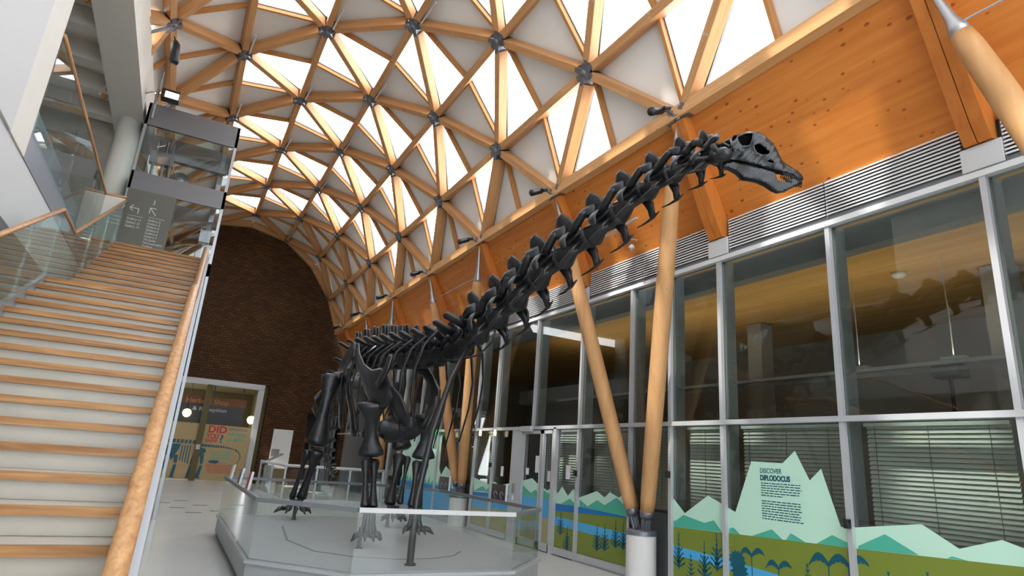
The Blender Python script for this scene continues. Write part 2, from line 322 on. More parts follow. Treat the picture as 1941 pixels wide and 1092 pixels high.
# end arch against the brick
arch = thing('arch_beam', (1.5, YEND, 8), 'curved timber arch beam lying against the brick end wall under the roof', 'beam')
for r in range(7):
    P = Vector((ROW[r][0], YEND, ROW[r][1])); Q = Vector((ROW[r + 1][0], YEND, ROW[r + 1][1]))
    MB().bar(P, Q, .2, .32, (NRM[r] + NRM[r + 1])).build('arch_segment', 'glulam', arch)
    e = (P + Q) / 2
    if True:
        ceil.prism((P + NRM[r] * POFF, Q + NRM[r + 1] * POFF, node(r if r % 2 == 0 else r + 1, 6) + NRM[r if r % 2 == 0 else r + 1] * POFF), (0, 0, .04))
struct('ceiling', ceil, 'panel')
# steel nodes with arms
for r in range(7):
    for k in ks(r):
        P = node(r, k); n = NRM[r]
        t = thing('steel_node', P, 'grey cast steel node joining the timber beams of the ' + ROWNAME[r], 'roof node', 'steel roof nodes')
        hub = MB().loft([P - n * .05, P - n * .02, P + n * .26], [.04, .07, .07], (0, 1, 0), 12); hub.build('hub', 'steel', t, True)
        arms = MB()
        nb = []
        if k + 1 < 6.6: nb.append(node(r, k + 1))
        if k - 1 >= KMIN: nb.append(node(r, k - 1))
        for rr in (r - 1, r + 1):
            for dk in (.5, -.5):
                if 0 <= rr <= 7 and KMIN <= k + dk <= 6.51: nb.append(node(rr, k + dk))
        for q in nb:
            d = (q - P).normalized()
            arms.bar(P + d * .05, P + d * .235, .08, .27, n, -.010)
            arms.bar(P + d * .04, P + d * .17, .11, .04, n, -.02)
        arms.build('fork_arms', 'steel', t)
# small bolts on the nearer beams are part of each beam's look: pale edge trim along the springing
struct('trim_1', MB().box((5.93, Y0, 6.95), (6.10, YEND, 7.17)), 'trimwood')
struct('trim_2', MB().box((6.04, Y0, 7.12), (6.34, YEND, 7.26)), 'trimwood')
# orange soffit boarding
s0, s1 = (6.10, 6.98), (6.90, 5.40)
struct('wall_right', MB().prism([(s0[0], Y0, s0[1]), (s1[0], Y0, s1[1]), (s1[0] + .08, Y0, s1[1] + .05), (s0[0] + .08, Y0, s0[1] + .05)], (0, YEND - Y0, 0)), 'soffit')
# ribs at each node
for k in range(KMIN, 7):
    y = A0 + SP * k
    rb = MB()
    prof = [(5.96, y, 6.90), (6.12, y, 6.98), (6.88, y, 5.42), (6.88, y, 5.16), (6.74, y, 5.14), (6.62, y, 5.36)]
    rb.prism([(x, y_ - .13, z) for x, y_, z in prof], (0, .125, 0)); rb.prism([(x, y_ + .005, z) for x, y_, z in prof], (0, .125, 0))
    o = rb.build('timber_rib', 'rib'); o.data.transform(Matrix.Translation((0, -y, 0))); o.location.y = y
    tag(o, 'orange timber rib sloping down the boarding from a roof node to the facade', 'rib', 'timber ribs on the orange boarding')
    c = MB().box((6.775, y - .19, 4.87), (6.80, y + .19, 5.13)).build('white_bracket_plate', 'white'); tag(c, 'white square plate at the foot of an orange timber rib', 'plate', 'white plates at the rib feet')
# ================================================================ RIGHT CURTAIN WALL
GT = 4.82; TR = 2.38; LT = 5.43
per = [4.56, 6.37, 7.43, 8.40, 9.93]
MY = sorted(round(v + 7.12 * n, 3) for v in per for n in (-1, 0, 1, 2) if -4.6 < v + 7.12 * n < YB - .3)
MY = [y for y in MY if not (abs(y - 13.49) < .01)] + [13.5]; MY.sort()
DOORZONE = (9.94, 13.4)
def is_recess(a, b): return abs((b - a) - .97) < .02
win = pane_n
for i in range(len(MY) - 1):
    a, b_ = MY[i], MY[i + 1]; win += 1
    wd = thing('window_%d' % win, (XW, (a + b_) / 2, TR), kind='structure')
    MB().box((XW + .03, a + .03, TR + .04), (XW + .045, b_ - .03, GT - .02)).build('upper_pane', 'cw', wd)
    if is_recess(a, b_):
        fr = MB()
        for (p, q) in (((XW + .28, a + .02, 0), (XW + .3, b_ - .02, 1.05)),): fr.box(p, q)
        fr.build('recess_panel', 'recess', wd)
        fr = MB(); fr.box((XW - .02, a + .02, 0), (XW + .03, a + .06, 1.05)); fr.box((XW - .02, b_ - .06, 0), (XW + .03, b_ - .02, 1.05)); fr.box((XW - .02, a + .02, 1.05), (XW + .03, b_ - .02, 1.09))
        fr.build('recess_frame', 'black', wd)
        MB().box((XW + .03, a + .03, 1.09), (XW + .045, b_ - .03, TR - .03)).build('lower_pane', 'cw', wd)
    elif 9.9 < a < 13: pass
    else:
        MB().box((XW + .03, a + .03, .14), (XW + .045, b_ - .03, TR - .03)).build('lower_pane', 'cw', wd)
        fr = MB(); fr.box((XW - .03, a + .02, .03), (XW + .06, b_ - .02, .14)); fr.box((XW + .0, a + .02, .0), (XW + .06, b_ - .02, .03)); fr.build('window_sill', 'frame', wd)
    fm = MB()
    fm.box((XW - .03, b_ - .03, 0 if not (9.94 < b_ < 13.4) else TR), (XW + .07, b_ + .03, GT))
    fm.build('window_frame', 'frame', wd)
    MB().box((XW + .07, b_ - .05, TR if 9.94 < b_ < 13.4 else 0), (XW + .26, b_ + .05, GT)).build('mullion_fin', 'recess', wd)
struct('trim_3', MB().box((XW - .05, Y0, TR - .03), (XW + .09, YB, TR + .035)), 'frame')
struct('trim_4', MB().box((XW - .05, Y0, GT - .03), (XW + .09, YB, GT + .04)), 'louvre')
struct('trim_5', MB().box((XW, Y0, GT + .04), (XW + .10, YB, GT + .12)).box((XW + .10, Y0, GT + .04), (XW + .14, YB, LT + .1)), 'recess')
# louvres between the rib feet
for k in range(KMIN, 7):
    ya = A0 + SP * k + .19; yb = min(ya + SP - .38, YB - .02)
    if yb - ya < .5: continue
    for j, (p, q) in enumerate(((ya, (ya + yb) / 2 - .01), ((ya + yb) / 2 + .01, yb))):
        lv = thing('louvre_grille', (XW, (p + q) / 2, GT + .1), 'white horizontal louvre grille between orange boarding and upper glazing', 'louvre', 'white louvre grilles')
        bl = MB(); n = 11
        for s in range(n):
            z = GT + .12 + s * (LT - GT - .12) / n
            bl.add([(XW - .03, p, z), (XW - .03, q, z), (XW + .05, q, z + .045), (XW + .05, p, z + .045), (XW - .03, p, z + .022), (XW - .03, q, z + .022), (XW + .05, q, z + .06), (XW + .05, p, z + .06)],
                   [(0, 1, 2, 3), (7, 6, 5, 4), (0, 4, 5, 1), (2, 6, 7, 3), (0, 3, 7, 4), (1, 5, 6, 2)])
        bl.build('louvre_blades', 'louvre', lv)
        MB().box((XW + .07, p, GT + .1), (XW + .09, q, LT)).build('backing', 'recess', lv)
        MB().box((XW - .02, q - .006, GT + .04), (XW + .02, q + .006, LT)).build('joint_strip', 'recess', lv)
# blinds
for i in range(len(MY) - 1):
    a, b_ = MY[i], MY[i + 1]
    if is_recess(a, b_) and False: continue
    if 10.7 < a < 12.5 or b_ > 17.1 or a < -2: continue
    gap = .22 if not is_recess(a, b_) else .1
    zb = .14; fl = MB(); nsl = 44
    where = 'behind the big mint mountain text panel' if abs(a - 4.56) < .1 else ('behind the wide pane at the lower right edge' if abs(a - 2.8) < .1 and b_ - a > 1 else None)
    bl = thing('venetian_blind', (XW + .34, (a + b_) / 2, TR), 'grey venetian blind lowered ' + (where or 'behind a lower pane of the right-hand glazed wall'), 'blind', None if where else 'grey venetian blinds behind the lower panes')
    for s in range(nsl):
        z = zb + s * .05
        fl.add([(XW + .31, a + gap, z), (XW + .31, b_ - .08, z), (XW + .335, b_ - .08, z + .042), (XW + .335, a + gap, z + .042)], [(0, 1, 2, 3)])
        fl.add([(XW + .335, a + gap, z + .042), (XW + .335, b_ - .08, z + .042), (XW + .345, b_ - .08, z + .046), (XW + .345, a + gap, z + .046)], [(0, 1, 2, 3)])
    fl.build('slats', 'blind', bl)
    cdm = MB()
    for fr_ in (.12, .5, .88):
        y = a + gap + (b_ - a - gap) * fr_; cdm.box((XW + .300, y - .003, zb), (XW + .304, y + .003, TR))
    cdm.build('ladder_cord', 'recess', bl)
    MB().box((XW + .29, a + gap, TR - .06), (XW + .35, b_ - .06, TR - .02)).build('headrail', 'blind', bl)
# black shutter-lock boxes on the mullions
for y, z, s in ((7.43, 1.62, 'nearer side of the nearest timber columns'), (4.56, 1.23, 'right of the mint mountain text panel'), (9.93, 1.52, 'beyond the glass door side'), (13.5, 1.55, 'beyond the automatic doors')):
    o = MB().box((XW - .09, y - .03, z - .05), (XW - .03, y + .03, z + .05)).build('lock_box', 'black', bevel=.004); tag(o, 'small black lock box on the silver mullion ' + s, 'lock')
# interior behind the glass
struct('wall_interior', MB().box((12.8, Y0, 0), (13, YB, GT + .3)), 'intwall')
struct('ceiling_interior', MB().box((XW + .3, Y0, GT + .02), (13, YB, GT + .2)), 'intceil')
struct('trim_6', MB().box((XW + .28, Y0, GT - .3), (XW + .5, YB, GT + .02)), 'recess')
struct('floor_interior', MB().box((XW + .4, Y0, 0), (12.8, YB, .01)), 'intfloor')
struct('wall_interior_near', MB().box((XW + .3, -4.2, 0), (12.8, -4.0, GT)), 'intwall')
struct('wall_far_right', MB().box((XW + .3, YB - .3, 0), (13, YB, 6)), 'intwall')
struct('wall_interior_far', MB().box((XW + .3, 22.5, 0), (12.8, 22.7, GT)), 'intwall')
for j, (x, y) in enumerate(((9.8, 3.9), (10.4, 8.6))):
    o = MB().box((x, y, 0), (x + .35, y + .35, GT)).build('interior_pillar', 'intwall'); tag(o, ('grey square pillar inside the room behind the near upper glazing', 'grey square pillar deeper inside the room behind the glazing')[j], 'pillar')
tl = bpy.data.lights.new('added_ceiling_fill', 'AREA'); tl.shape = 'RECTANGLE'; tl.size = .12; tl.size_y = 11; tl.energy = 75; tl.color = (1, .86, .66)  # added fill light to brighten the brown ceiling; the track itself is unlit
to = bpy.data.objects.new('added_ceiling_fill', tl); COL.objects.link(to); to.location = (8.91, 8.2, 3.42); to.rotation_euler = (pi, 0, 0)
tr = thing('lighting_track', (8.9, 6, 3.35), 'long slim lighting track hung on wires inside the room behind the upper glazing', 'lighting track')
MB().box((8.87, 2.4, 3.30), (8.95, 14, 3.35)).build('track', 'frame', tr)
MB().box((8.96, 2.4, 3.22), (8.99, 14, 3.27)).build('lower_rail', 'grey', tr)
for y in (4.3, 5.6, 8.2, 10.6):
    MB().loft([(8.91, y, GT), (8.94, y + .03, 4.5), (8.88, y - .02, 4.0), (8.91, y, 3.4)], .008, n=5).build('wire', 'frame', tr)
    MB().box((8.86, y - .15, 3.35), (8.97, y + .15, 3.39)).build('driver_box', 'frame', tr)
sd = thing('smoke_detector', (9.3, 5.1, GT), 'round white smoke detector on the brown ceiling inside the room behind glass', 'smoke detector')
MB().loft([(9.3, 5.1, GT + .02), (9.3, 5.1, GT - .03), (9.3, 5.1, GT - .06)], [.11, .10, .06], (0, 1, 0), 18).build('body', 'white', sd, True)
t_ = thing('work_stand', (10.6, 5.2, 0), 'dark tripod stand inside the room behind the near glazing', 'stand')
MB().loft([(10.6, 5.2, .2), (10.6, 5.2, 3.5)], .03, n=8).build('pole', 'black', t_)
for a in (0, 2.1, 4.2): MB().loft([(10.6, 5.2, .9), (10.6 + .6 * cos(a), 5.2 + .6 * sin(a), .01)], .02, n=6).build('leg', 'black', t_)
MB().box((10.45, 5.0, 3.4), (10.75, 5.4, 3.6)).build('head', 'black', t_)

# ---------------------------------------------------------------- vinyl mural on the glass
def V(x, P): return [(x, y, z) for y, z in P]
def flat(mb, P, x):
    n = len(P); r = delaunay_2d_cdt([Vector(p) for p in P], [], [list(range(n))], 1, 1e-5)
    mb.add([(x, v.x, v.y) for v in r[0]], [tuple(f) for f in r[2]])
def horsetail(mb, y, z, h, x):
    mb.box((x - .0005, y - .006, z - h), (x + .0005, y + .006, z))
    for j in range(7):
        zz = z - h * (.08 + .13 * j); s = .012 + .007 * j
        mb.add([(x, y - s, zz + s * .9), (x, y + s, zz + s * .9), (x, y, zz - s * 1.1)], [(0, 1, 2)])
        if j > 2:
            for sg in (-1, 1): mb.add([(x, y, zz - .05), (x, y + sg * s * 2.4, zz + .02), (x, y + sg * s * 2.4, zz + .05), (x, y, zz - .03)], [(0, 1, 2, 3)])
def fern(mb, y, z, h, x):
    mb.box((x - .0005, y - .005, z - h), (x + .0005, y + .005, z))
    for j in range(8):
        zz = z - h * (.06 + .11 * j); s = .02 + .018 * min(j, 5)
        for sg in (-1, 1): mb.add([(x, y, zz - .03), (x, y + sg * s, zz + .035), (x, y, zz + .005)], [(0, 1, 2)])
def palm(mb, y, z, sc, x):
    def arc(sg):
        up = []; lo = []
        for j in range(11):
            t = j / 10; yy = sg * t * .21 * sc; zz = (.055 * sin(t * pi * .95) + .035 * t * (1 - t) * 4 - .05 * t * t * (1 if sg > 0 else -.35)) * sc
            up.append((y + yy, z + zz + .02 * sc)); lo.append((y + yy, z + zz - (.045 + .018 * (j % 2)) * sc * sin(pi * min(1, t * .9 + .12))))
        return up + lo[::-1]
    for sg in (-1, 1): flat(mb, arc(sg), x)
    mb.box((x - .0005, y - .006, z - .6), (x + .0005, y + .006, z))
def bush(mb, y, z, s, x):
    P = []
    for j in range(24):
        a = 2 * pi * j / 24; r = s * (1 if j % 2 else .72) * (1.15 - .2 * sin(a)); P.append((y + r * cos(a), z + r * sin(a) * .9))
    flat(mb, P, x)
LAY = [0]
def flat(mb, P, x):
    LAY[0] = (LAY[0] + 1) % 9; x = x - LAY[0] * .0001
    n = len(P); r = delaunay_2d_cdt([Vector(p) for p in P], [], [list(range(n))], 1, 1e-5)
    mb.add([(x, v.x, v.y) for v in r[0]], [tuple(f) for f in r[2]])
mu = thing('glass_mural', (XW, 4.5, 0), 'mint mountain mural with palms and dinosaur text on the near lower glass', 'mural')
X1 = XW + .028
e = lambda p, q: (1.0, p[1] + (q if q else 0))
a = MB(); flat(a, MURAL_LIGHT_R + [(1.9, 1.12), (1.9, .95)] + MEADOW_TOP_R[::-1], X1); a.build('pale_mountains', 'v_light', mu)
for q in DARK_R: a = MB(); flat(a, q, X1 - .002); a.build('green_mountain', 'v_dark', mu)
a = MB(); flat(a, MEADOW_TOP_R + [(1.9, 1.09), (1.9, .145), (7.477, .145)], X1 - .001); a.build('meadow', 'v_mead', mu)
a = MB(); flat(a, RIVER_R[0] + [(5.0, .47), (4.4, .30), (5.2, .30)] + RIVER_R[1][::-1], X1 - .003); a.build('river', 'v_blue', mu)
for y, z, s in PALMS: a = MB(); palm(a, y, z, s * .95, X1 - .005); a.build('palm', 'v_teal', mu)
for y, z in SHRUBS: a = MB(); bush(a, y, z, .13, X1 - .004); a.build('shrub', 'v_teal', mu)
for y, z in FERNS: a = MB(); fern(a, y, z, .5, X1 - .004); a.build('fern', 'v_teal', mu)
for y, z in TAILS: a = MB(); horsetail(a, y, z, .5, X1 - .004); a.build('horsetail', 'v_teal', mu)
text('title_line', 'DISCOVER', (X1 - .004, 5.785, 1.725), (0, -1, 0), (0, 0, 1), .088, 'v_teal', mu, 0, .33)
text('title_line', 'DIPLODOCUS', (X1 - .004, 5.785, 1.635), (0, -1, 0), (0, 0, 1), .092, 'v_teal', mu, .003, .45)
for blk, (zt, nl) in enumerate(((1.60, 6), (1.38, 8))):
    a = MB()
    for j in range(nl):
        z = zt - j * .0305; y = 5.775; yend = 5.17 + random.random() * .06 + (.25 if j == nl - 1 and blk == 0 else 0)
        while y > yend: L_ = random.uniform(.025, .09); a.box((X1 - .0045, max(y - L_, yend), z - .006), (X1 - .004, y, z + .005)); y -= L_ + .012
    a.build('paragraph', 'v_teal', mu)
# second stretch, between the near columns and the doors
mu = thing('glass_mural', (XW, 9.6, 0), 'mint and olive mural with a blue river on glass between doors and nearest columns', 'mural')
a = MB(); flat(a, LIGHT_L + [(8.45, .9), (9.95, .93), (10.76, .91)], X1); flat(a, LIGHT_D + [(10.8, .95), (12.08, .97)], X1 + .0); a.build('pale_mountains', 'v_light', mu)
for q in DARK_L + DARK_D: a = MB(); flat(a, q, X1 - .002); a.build('green_mountain', 'v_dark', mu)
a = MB(); flat(a, [(10.75, .93), (9.95, .94), (8.45, .90), (8.45, .145), (10.75, .145)], X1 - .001); a.build('meadow', 'v_mead', mu)
a = MB(); flat(a, [(12.1, .97), (10.8, .97), (10.78, .62), (11.2, .61), (12.05, .65)], X1 - .003); flat(a, RIVER_L[0] + RIVER_L[1][::-1], X1 - .003); a.build('river', 'v_blue', mu)
a = MB(); flat(a, BLUE_L[0] + BLUE_L[1][::-1], X1 - .004); a.build('far_water', 'v_deep', mu)
a = MB(); flat(a, [(12.05, .64), (10.78, .63), (10.78, .145), (12.05, .145)], X1 - .001); a.build('sand', 'v_sand', mu)
for y, z in TAILS_L: a = MB(); horsetail(a, y, z, .45, X1 - .005); a.build('horsetail', 'v_teal', mu)
mu = thing('glass_mural', (XW, 13.6, 0), 'mint, blue and sand mural on glass beyond the automatic doors', 'mural')
a = MB(); flat(a, FAR1[0] + FAR1[1][::-1], X1); a.build('pale_mountains', 'v_light', mu)
for q in FARD1: a = MB(); flat(a, q, X1 - .002); a.build('green_mountain', 'v_dark', mu)
a = MB(); flat(a, FAR1[1] + FAR1[2][::-1], X1 - .001); a.build('river', 'v_blue', mu)
a = MB(); flat(a, [(14.49, .88), (12.58, .95), (12.58, .87), (14.49, .80)], X1 - .003); a.build('far_water', 'v_deep', mu)
a = MB(); flat(a, FAR1[2] + [(12.51, .145), (14.5, .145)], X1 - .001); a.build('sand', 'v_sand', mu)
mu = thing('glass_mural', (XW, 18, 0), 'tall mint green mural over blue water at the far end of the glazed wall', 'mural')
a = MB(); flat(a, FAR2[0] + FAR2[1][::-1], X1); a.build('pale_mountains', 'v_light', mu)
a = MB()
for j in range(16):
    y = 20.0 - j * .27; h = .14 + .12 * random.random(); flat(a, [(y + .16, .84), (y, .86 + h), (y - .16, .84)], X1 - .002)
a.build('green_trees', 'v_dark', mu)
a = MB(); flat(a, [(20.1, .85), (15.72, .86), (15.7, .145), (20.1, .145)], X1 - .001); a.build('river', 'v_blue', mu)
a = MB(); flat(a, [(20.1, .86), (15.72, .87), (15.7, .76), (20.1, .70)], X1 - .003); a.build('far_water', 'v_deep', mu)
# ---------------------------------------------------------------- automatic doors
dr = thing('door_1', (XW, 11.4, 0), kind='structure')
for ya, yb, nm in ((10.78, 11.22, 'door_leaf'), (11.25, 12.08, 'door_leaf')):
    a = MB(); a.box((XW - .03, ya, .02), (XW + .03, ya + .06, TR - .05)); a.box((XW - .03, yb - .06, .02), (XW + .03, yb, TR - .05)); a.box((XW - .03, ya, .02), (XW + .03, yb, .16)); a.box((XW - .03, ya, TR - .12), (XW + .03, yb, TR - .05))
    d = a.build(nm, 'frame', dr); MB().box((XW + .035, ya + .05, .15), (XW + .045, yb - .05, TR - .1)).build('door_pane', 'cw', d)
MB().box((XW - .05, 10.68, 0), (XW + .07, 10.78, TR)).build('door_jamb', 'frame', dr)
MB().box((XW - .02, 12.10, 0), (XW + .15, 12.56, TR)).build('door_pocket', 'frame', dr)
for ya, yb in ((9.96, 10.68), (12.58, 13.47)):
    MB().box((XW + .03, ya, .14), (XW + .045, yb, TR - .03)).build('side_pane', 'cw', dr)
    MB().box((XW - .03, ya, .02), (XW + .05, yb, .14)).build('side_sill', 'frame', dr)
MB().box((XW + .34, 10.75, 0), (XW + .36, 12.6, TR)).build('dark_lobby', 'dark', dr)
s_ = MB().box((XW - .12, 11.6, 2.30), (XW - .03, 12.05, 2.42)).build('door_sensor', 'frame', bevel=.02); tag(s_, 'silver door sensor box above the automatic doors', 'sensor')
for y, z, h, w_, lb in ((11.45, 1.64, .34, .17, 'larger white paper notice taped to the automatic door'), (10.29, 1.53, .26, .15, 'white notice on the glass just nearer than the doors'), (11.86, 1.48, .14, .12, 'small square notice at the far edge of the automatic door'), (13.02, 1.43, .22, .12, 'white notice on the glass beyond the door pocket'), (10.98, 1.42, .2, .1, 'small notice on the narrow near door leaf')):
    o = MB().box((XW + .018, y - w_ / 2, z - h / 2), (XW + .026, y + w_ / 2, z + h / 2)).build('notice', 'paper'); tag(o, lb, 'notice')
o = thing('call_point', (XW - .03, 12.35, 1.0), 'small steel call button plate on the door pocket', 'call point'); MB().box((XW - .05, 12.3, 1.0), (XW - .02, 12.38, 1.2)).build('plate', 'grey', o); MB().box((XW - .06, 12.32, .85), (XW - .02, 12.38, .95)).build('reader', 'white', o)
ex = thing('exit_sign', (XW - .15, 17.3, 2.31), 'small green illuminated exit sign high on the far glazed wall', 'sign'); MB().box((XW - .25, 17.15, 2.24), (XW - .05, 17.45, 2.40)).build('sign_box', 'green', ex)
MB().box((XW - .2, 17.27, 2.40), (XW - .1, 17.33, 2.46)).build('bracket', 'frame', ex)
for y, lb in ((16.2, 'small warm lamp by the exit sign'), (13.25, 'small warm downlight just beyond the door pocket'), (14.05, 'small warm downlight in the bay before the second columns')):
    o = MB().loft([(XW - .12, y, 2.36), (XW - .12, y, 2.30), (XW - .12, y, 2.22)], [.02, .035, .03], (0, 1, 0), 10).build('spot_lamp', 'glow', smooth=True); tag(o, lb, 'lamp')

# ================================================================ V COLUMNS
names = {-1: 'pair at the right edge of view', 0: 'pair beside the text mural', 1: 'pair beyond the automatic doors', 2: 'far pair between the dinosaur legs'}
for g in (-1, 0, 1, 2):
    yb = 8.05 + 7.12 * g; base = Vector((6.80, yb, .86))
    p = thing('column_pedestal', (6.80, yb, 0), 'white round pedestal, ' + names[g], 'pedestal')
    MB().loft([(6.80, yb, 0), (6.80, yb, .68)], .235, (0, 1, 0), 40).build('drum', 'pedwhite', p, bevel=.006)
    MB().loft([(6.80, yb, .68), (6.80, yb, .74), (6.80, yb, .76)], [.245, .245, .22], (0, 1, 0), 40).build('cap', 'steel', p)
    sh = MB()
    for sg in (-1, 1):
        T = Vector((5.98, yb + .06 + sg * 1.78, 6.98)); d = (T - base).normalized()
        side = {1: 'leaning away toward the brick wall', -1: 'leaning toward the viewer'}[sg]
        B0 = base + Vector((0, sg * .10, -.12)); d = (T - B0).normalized(); Ln = (T - B0).length
        c = thing('timber_column', B0, 'round timber column, %s, %s' % (names[g], side), 'column')
        f0, f1 = .30 / Ln, .845
        st = [f0, f0 + .03, .2, .4, .6, .75, .82, f1]; rr = [.105, .118, .128, .135, .135, .128, .118, .10]
        o = MB().loft([B0 + d * Ln * t for t in st], rr, (0, 1, 0), 32).build('timber_shaft', 'column', c, True); 
        MB().loft([B0 + d * Ln * (f0 - .012), B0 + d * Ln * f0, B0 + d * Ln * (f0 + .004)], [.10, .11, .11], (0, 1, 0), 24).build('foot_collar', 'steel', c, True)
        a = MB(); a.bar(B0, B0 + d * .30, .05, .17, (1, 0, 0), -.085); a.bar(B0, B0 + d * .30, .17, .03, (1, 0, 0), -.015); a.bar(B0 + d * .02, B0 + d * .2, .12, .10, (1, 0, 0), -.05); a.build('foot_bracket', 'steel', c, bevel=.01)
        MB().loft([B0 + d * Ln * f1, B0 + d * Ln * (f1 + .012), B0 + d * Ln * (f1 + .03), B0 + d * Ln * .93, B0 + d * Ln * .985], [.10, .092, .06, .035, .018], (0, 1, 0), 20).build('steel_tip', 'steel_lt', c, True)
    B_ = [(base + Vector((0, sg * .10, -.12))).lerp(Vector((5.98, yb + .06 + sg * 1.78, 6.98)), .865) for sg in (-1, 1)]
    o = MB().loft([B_[0], B_[1]], .012, n=6).build('tie_rod', 'steel_lt'); tag(o, 'thin steel tie rod, ' + names[g], 'tie rod')
# ================================================================ SPOTLIGHTS on roof nodes and boarding
SPN = ['above the head and neck of the dinosaur', 'above the middle of the neck', 'above the base of the neck', 'above the shoulders', 'above the back spines', 'above the hips', 'nearest the brick wall']
for k in range(0, 7):
    P = Vector((5.98, A0 + SP * k, 6.98))
    s = thing('spotlight', P, 'black spotlight on a roof node, ' + SPN[k], 'spotlight')
    MB().loft([P + Vector((-.1, 0, .0)), P + Vector((-.22, -.02, .03)), P + Vector((-.32, -.03, -.01))], .028, n=8).build('bracket_arm', 'steel', s)
    MB().loft([P + Vector((-.26, -.1, .02)), P + Vector((-.34, -.1, .0)), P + Vector((-.36, .06, -.02))], .035, n=8).build('yoke', 'black', s)
    MB().loft([P + Vector((-.30, 0, .01)), P + Vector((-.34, -.01, -.01)), P + Vector((-.56, -.06, -.13)), P + Vector((-.60, -.07, -.15))], [.03, .055, .062, .068], n=12).build('barrel', 'black', s, True)
def floodlight(P, label, d, lit):
    P = Vector(P); s = thing('floodlight', P, label, 'floodlight'); return s, P
s, P = floodlight((6.25, 8.15, 5.75), 'grey floodlight and metal bar fixed under the orange boarding behind the neck', 0, 0)
MB().loft([P + Vector((0, -.55, .03)), P + Vector((0, .55, -.05))], .022, n=10).build('mounting_bar', 'frame', s)
MB().loft([P, P + Vector((.25, .0, -.12)), P + Vector((.45, 0, -.1))], .015, n=6).build('arm', 'frame', s)
MB().box(P + Vector((-.12, .02, .02)), P + Vector((.0, .28, .26))).build('lamp_body', 'black', s, bevel=.01)
MB().box(P + Vector((-.13, .05, .05)), P + Vector((-.12, .25, .23))).build('lens', 'frame', s)
MB().loft([P + Vector((.02, .12, .24)), P + Vector((.03, .12, .38)), P + Vector((.03, .10, .40))], .03, n=8).build('top_knob', 'black', s)
o = MB().loft([(6.42, 7.95, 5.33), (6.42, 7.95, 5.38), (6.44, 7.95, 5.43)], [.03, .055, .03], n=14).build('round_detector', 'white', smooth=True); tag(o, 'small round white detector under the floodlight on the boarding', 'detector')
s, P = floodlight((-1.62, 14.6, 9.0), 'lit floodlight on a short vertical bar below the roof, upper left', 0, 1)
MB().loft([P + Vector((-.12, 0, -.6)), P + Vector((-.12, 0, .6))], .03, n=10).build('mounting_bar', 'steel', s)
MB().loft([P + Vector((-.12, 0, .1)), P + Vector((-.55, .2, -.05))], .02, n=6).build('arm', 'frame', s)
MB().box(P + Vector((-.05, -.1, -.05)), P + Vector((.32, .15, .17))).build('lamp_body', 'black', s, bevel=.01)
MB().box(P + Vector((.03, -.112, -.04)), P + Vector((.3, -.1, .10))).build('lens', 'flood', s)
P = Vector((-1.56, 13.3, 9.75)); s = thing('spotlight', P, 'black spotlight hanging from the steel node at upper left', 'spotlight')
MB().loft([P, P + Vector((.05, -.05, -.15))], .02, n=8).build('bracket_arm', 'black', s)
MB().loft([P + Vector((.05, -.05, -.12)), P + Vector((.07, -.06, -.2)), P + Vector((.12, -.12, -.62)), P + Vector((.12, -.12, -.66))], [.05, .085, .095, .08], n=12).build('barrel', 'black', s, True)
# white sash window actuators on the roof (thin pale rods hanging by the glazing)
for r, k in ((4, 2), (4, 3), (4, 4), (3, 2.5), (3, 3.5), (3, 4.5), (5, 2.5), (5, 3.5), (3, 1.5)):
    P = node(r, k) + Vector((.1, -.25, -.05))
    o = MB().loft([P, P + Vector((.06, -.75, .05))], .022, n=8).build('blind_rod', 'white'); tag(o, 'thin white rod hanging beside a steel node high in the roof', 'rod', 'white rods near the roof crown')
# struts from the concrete beam to the left-hand nodes
for k, lb in ((2, 'nearer'), (3, 'farther, above the lift')):
    P = node(6, k); s = thing('steel_strut', P, 'grey steel strut from the concrete beam to a left roof node, %s' % lb, 'strut')
    MB().loft([P + Vector((-.1, 0, -.02)), P + Vector((-.35, 0, -.05)), P + Vector((-1.1, .05, -.3))], [.05, .10, .11], n=12).build('tube', 'steel', s, True)
    MB().loft([P + Vector((-.08, 0, -.1)), P + Vector((-.9, -.3, -1.0))], .045, n=10).build('diagonal', 'steel', s)

# ================================================================ BACK WALL opening: shop and reception
fr = MB(); fr.box((-1.2, YB - .06, 3.98), (3.3, YB + .3, 4.2)); fr.box((3.08, YB - .06, 0), (3.3, YB + .3, 4.0)); struct('door_2', fr, 'white')
struct('wall_shop', MB().box((-1.5, 33.5, 0), (6, 33.7, 4.2)), 'olive')
struct('ceiling_shop', MB().box((-1.5, YB + .3, 4.0), (6, 33.6, 4.2)), 'olive')
struct('wall_shop_side', MB().box((3.3, YB + .35, 0), (3.5, 33.5, 4.1)), 'olive')
sg_ = thing('shop_sign', (1.3, 30.3, 3.3), 'brown and black overhead sign reading shop and reception inside the doorway', 'sign')
MB().box((-.6, 30.3, 3.14), (2.72, 30.4, 3.5)).build('brown_band', 'brown', sg_); MB().box((-.6, 30.28, 2.36), (2.7, 30.42, 3.14)).build('black_band', 'black', sg_)
for x in (.0, 1.3, 2.5): MB().box((x, 30.33, 3.5), (x + .05, 30.37, 4.0)).build('hanger', 'black', sg_)
text('lettering', 'Herbert Shop', (.28, 30.28, 3.20), (1, 0, 0), (0, 0, 1), .30, 'column', sg_, .002, 1.7)
text('lettering', '& Reception', (.60, 30.26, 2.88), (1, 0, 0), (0, 0, 1), .24, 'white', sg_, 0, 1.35)
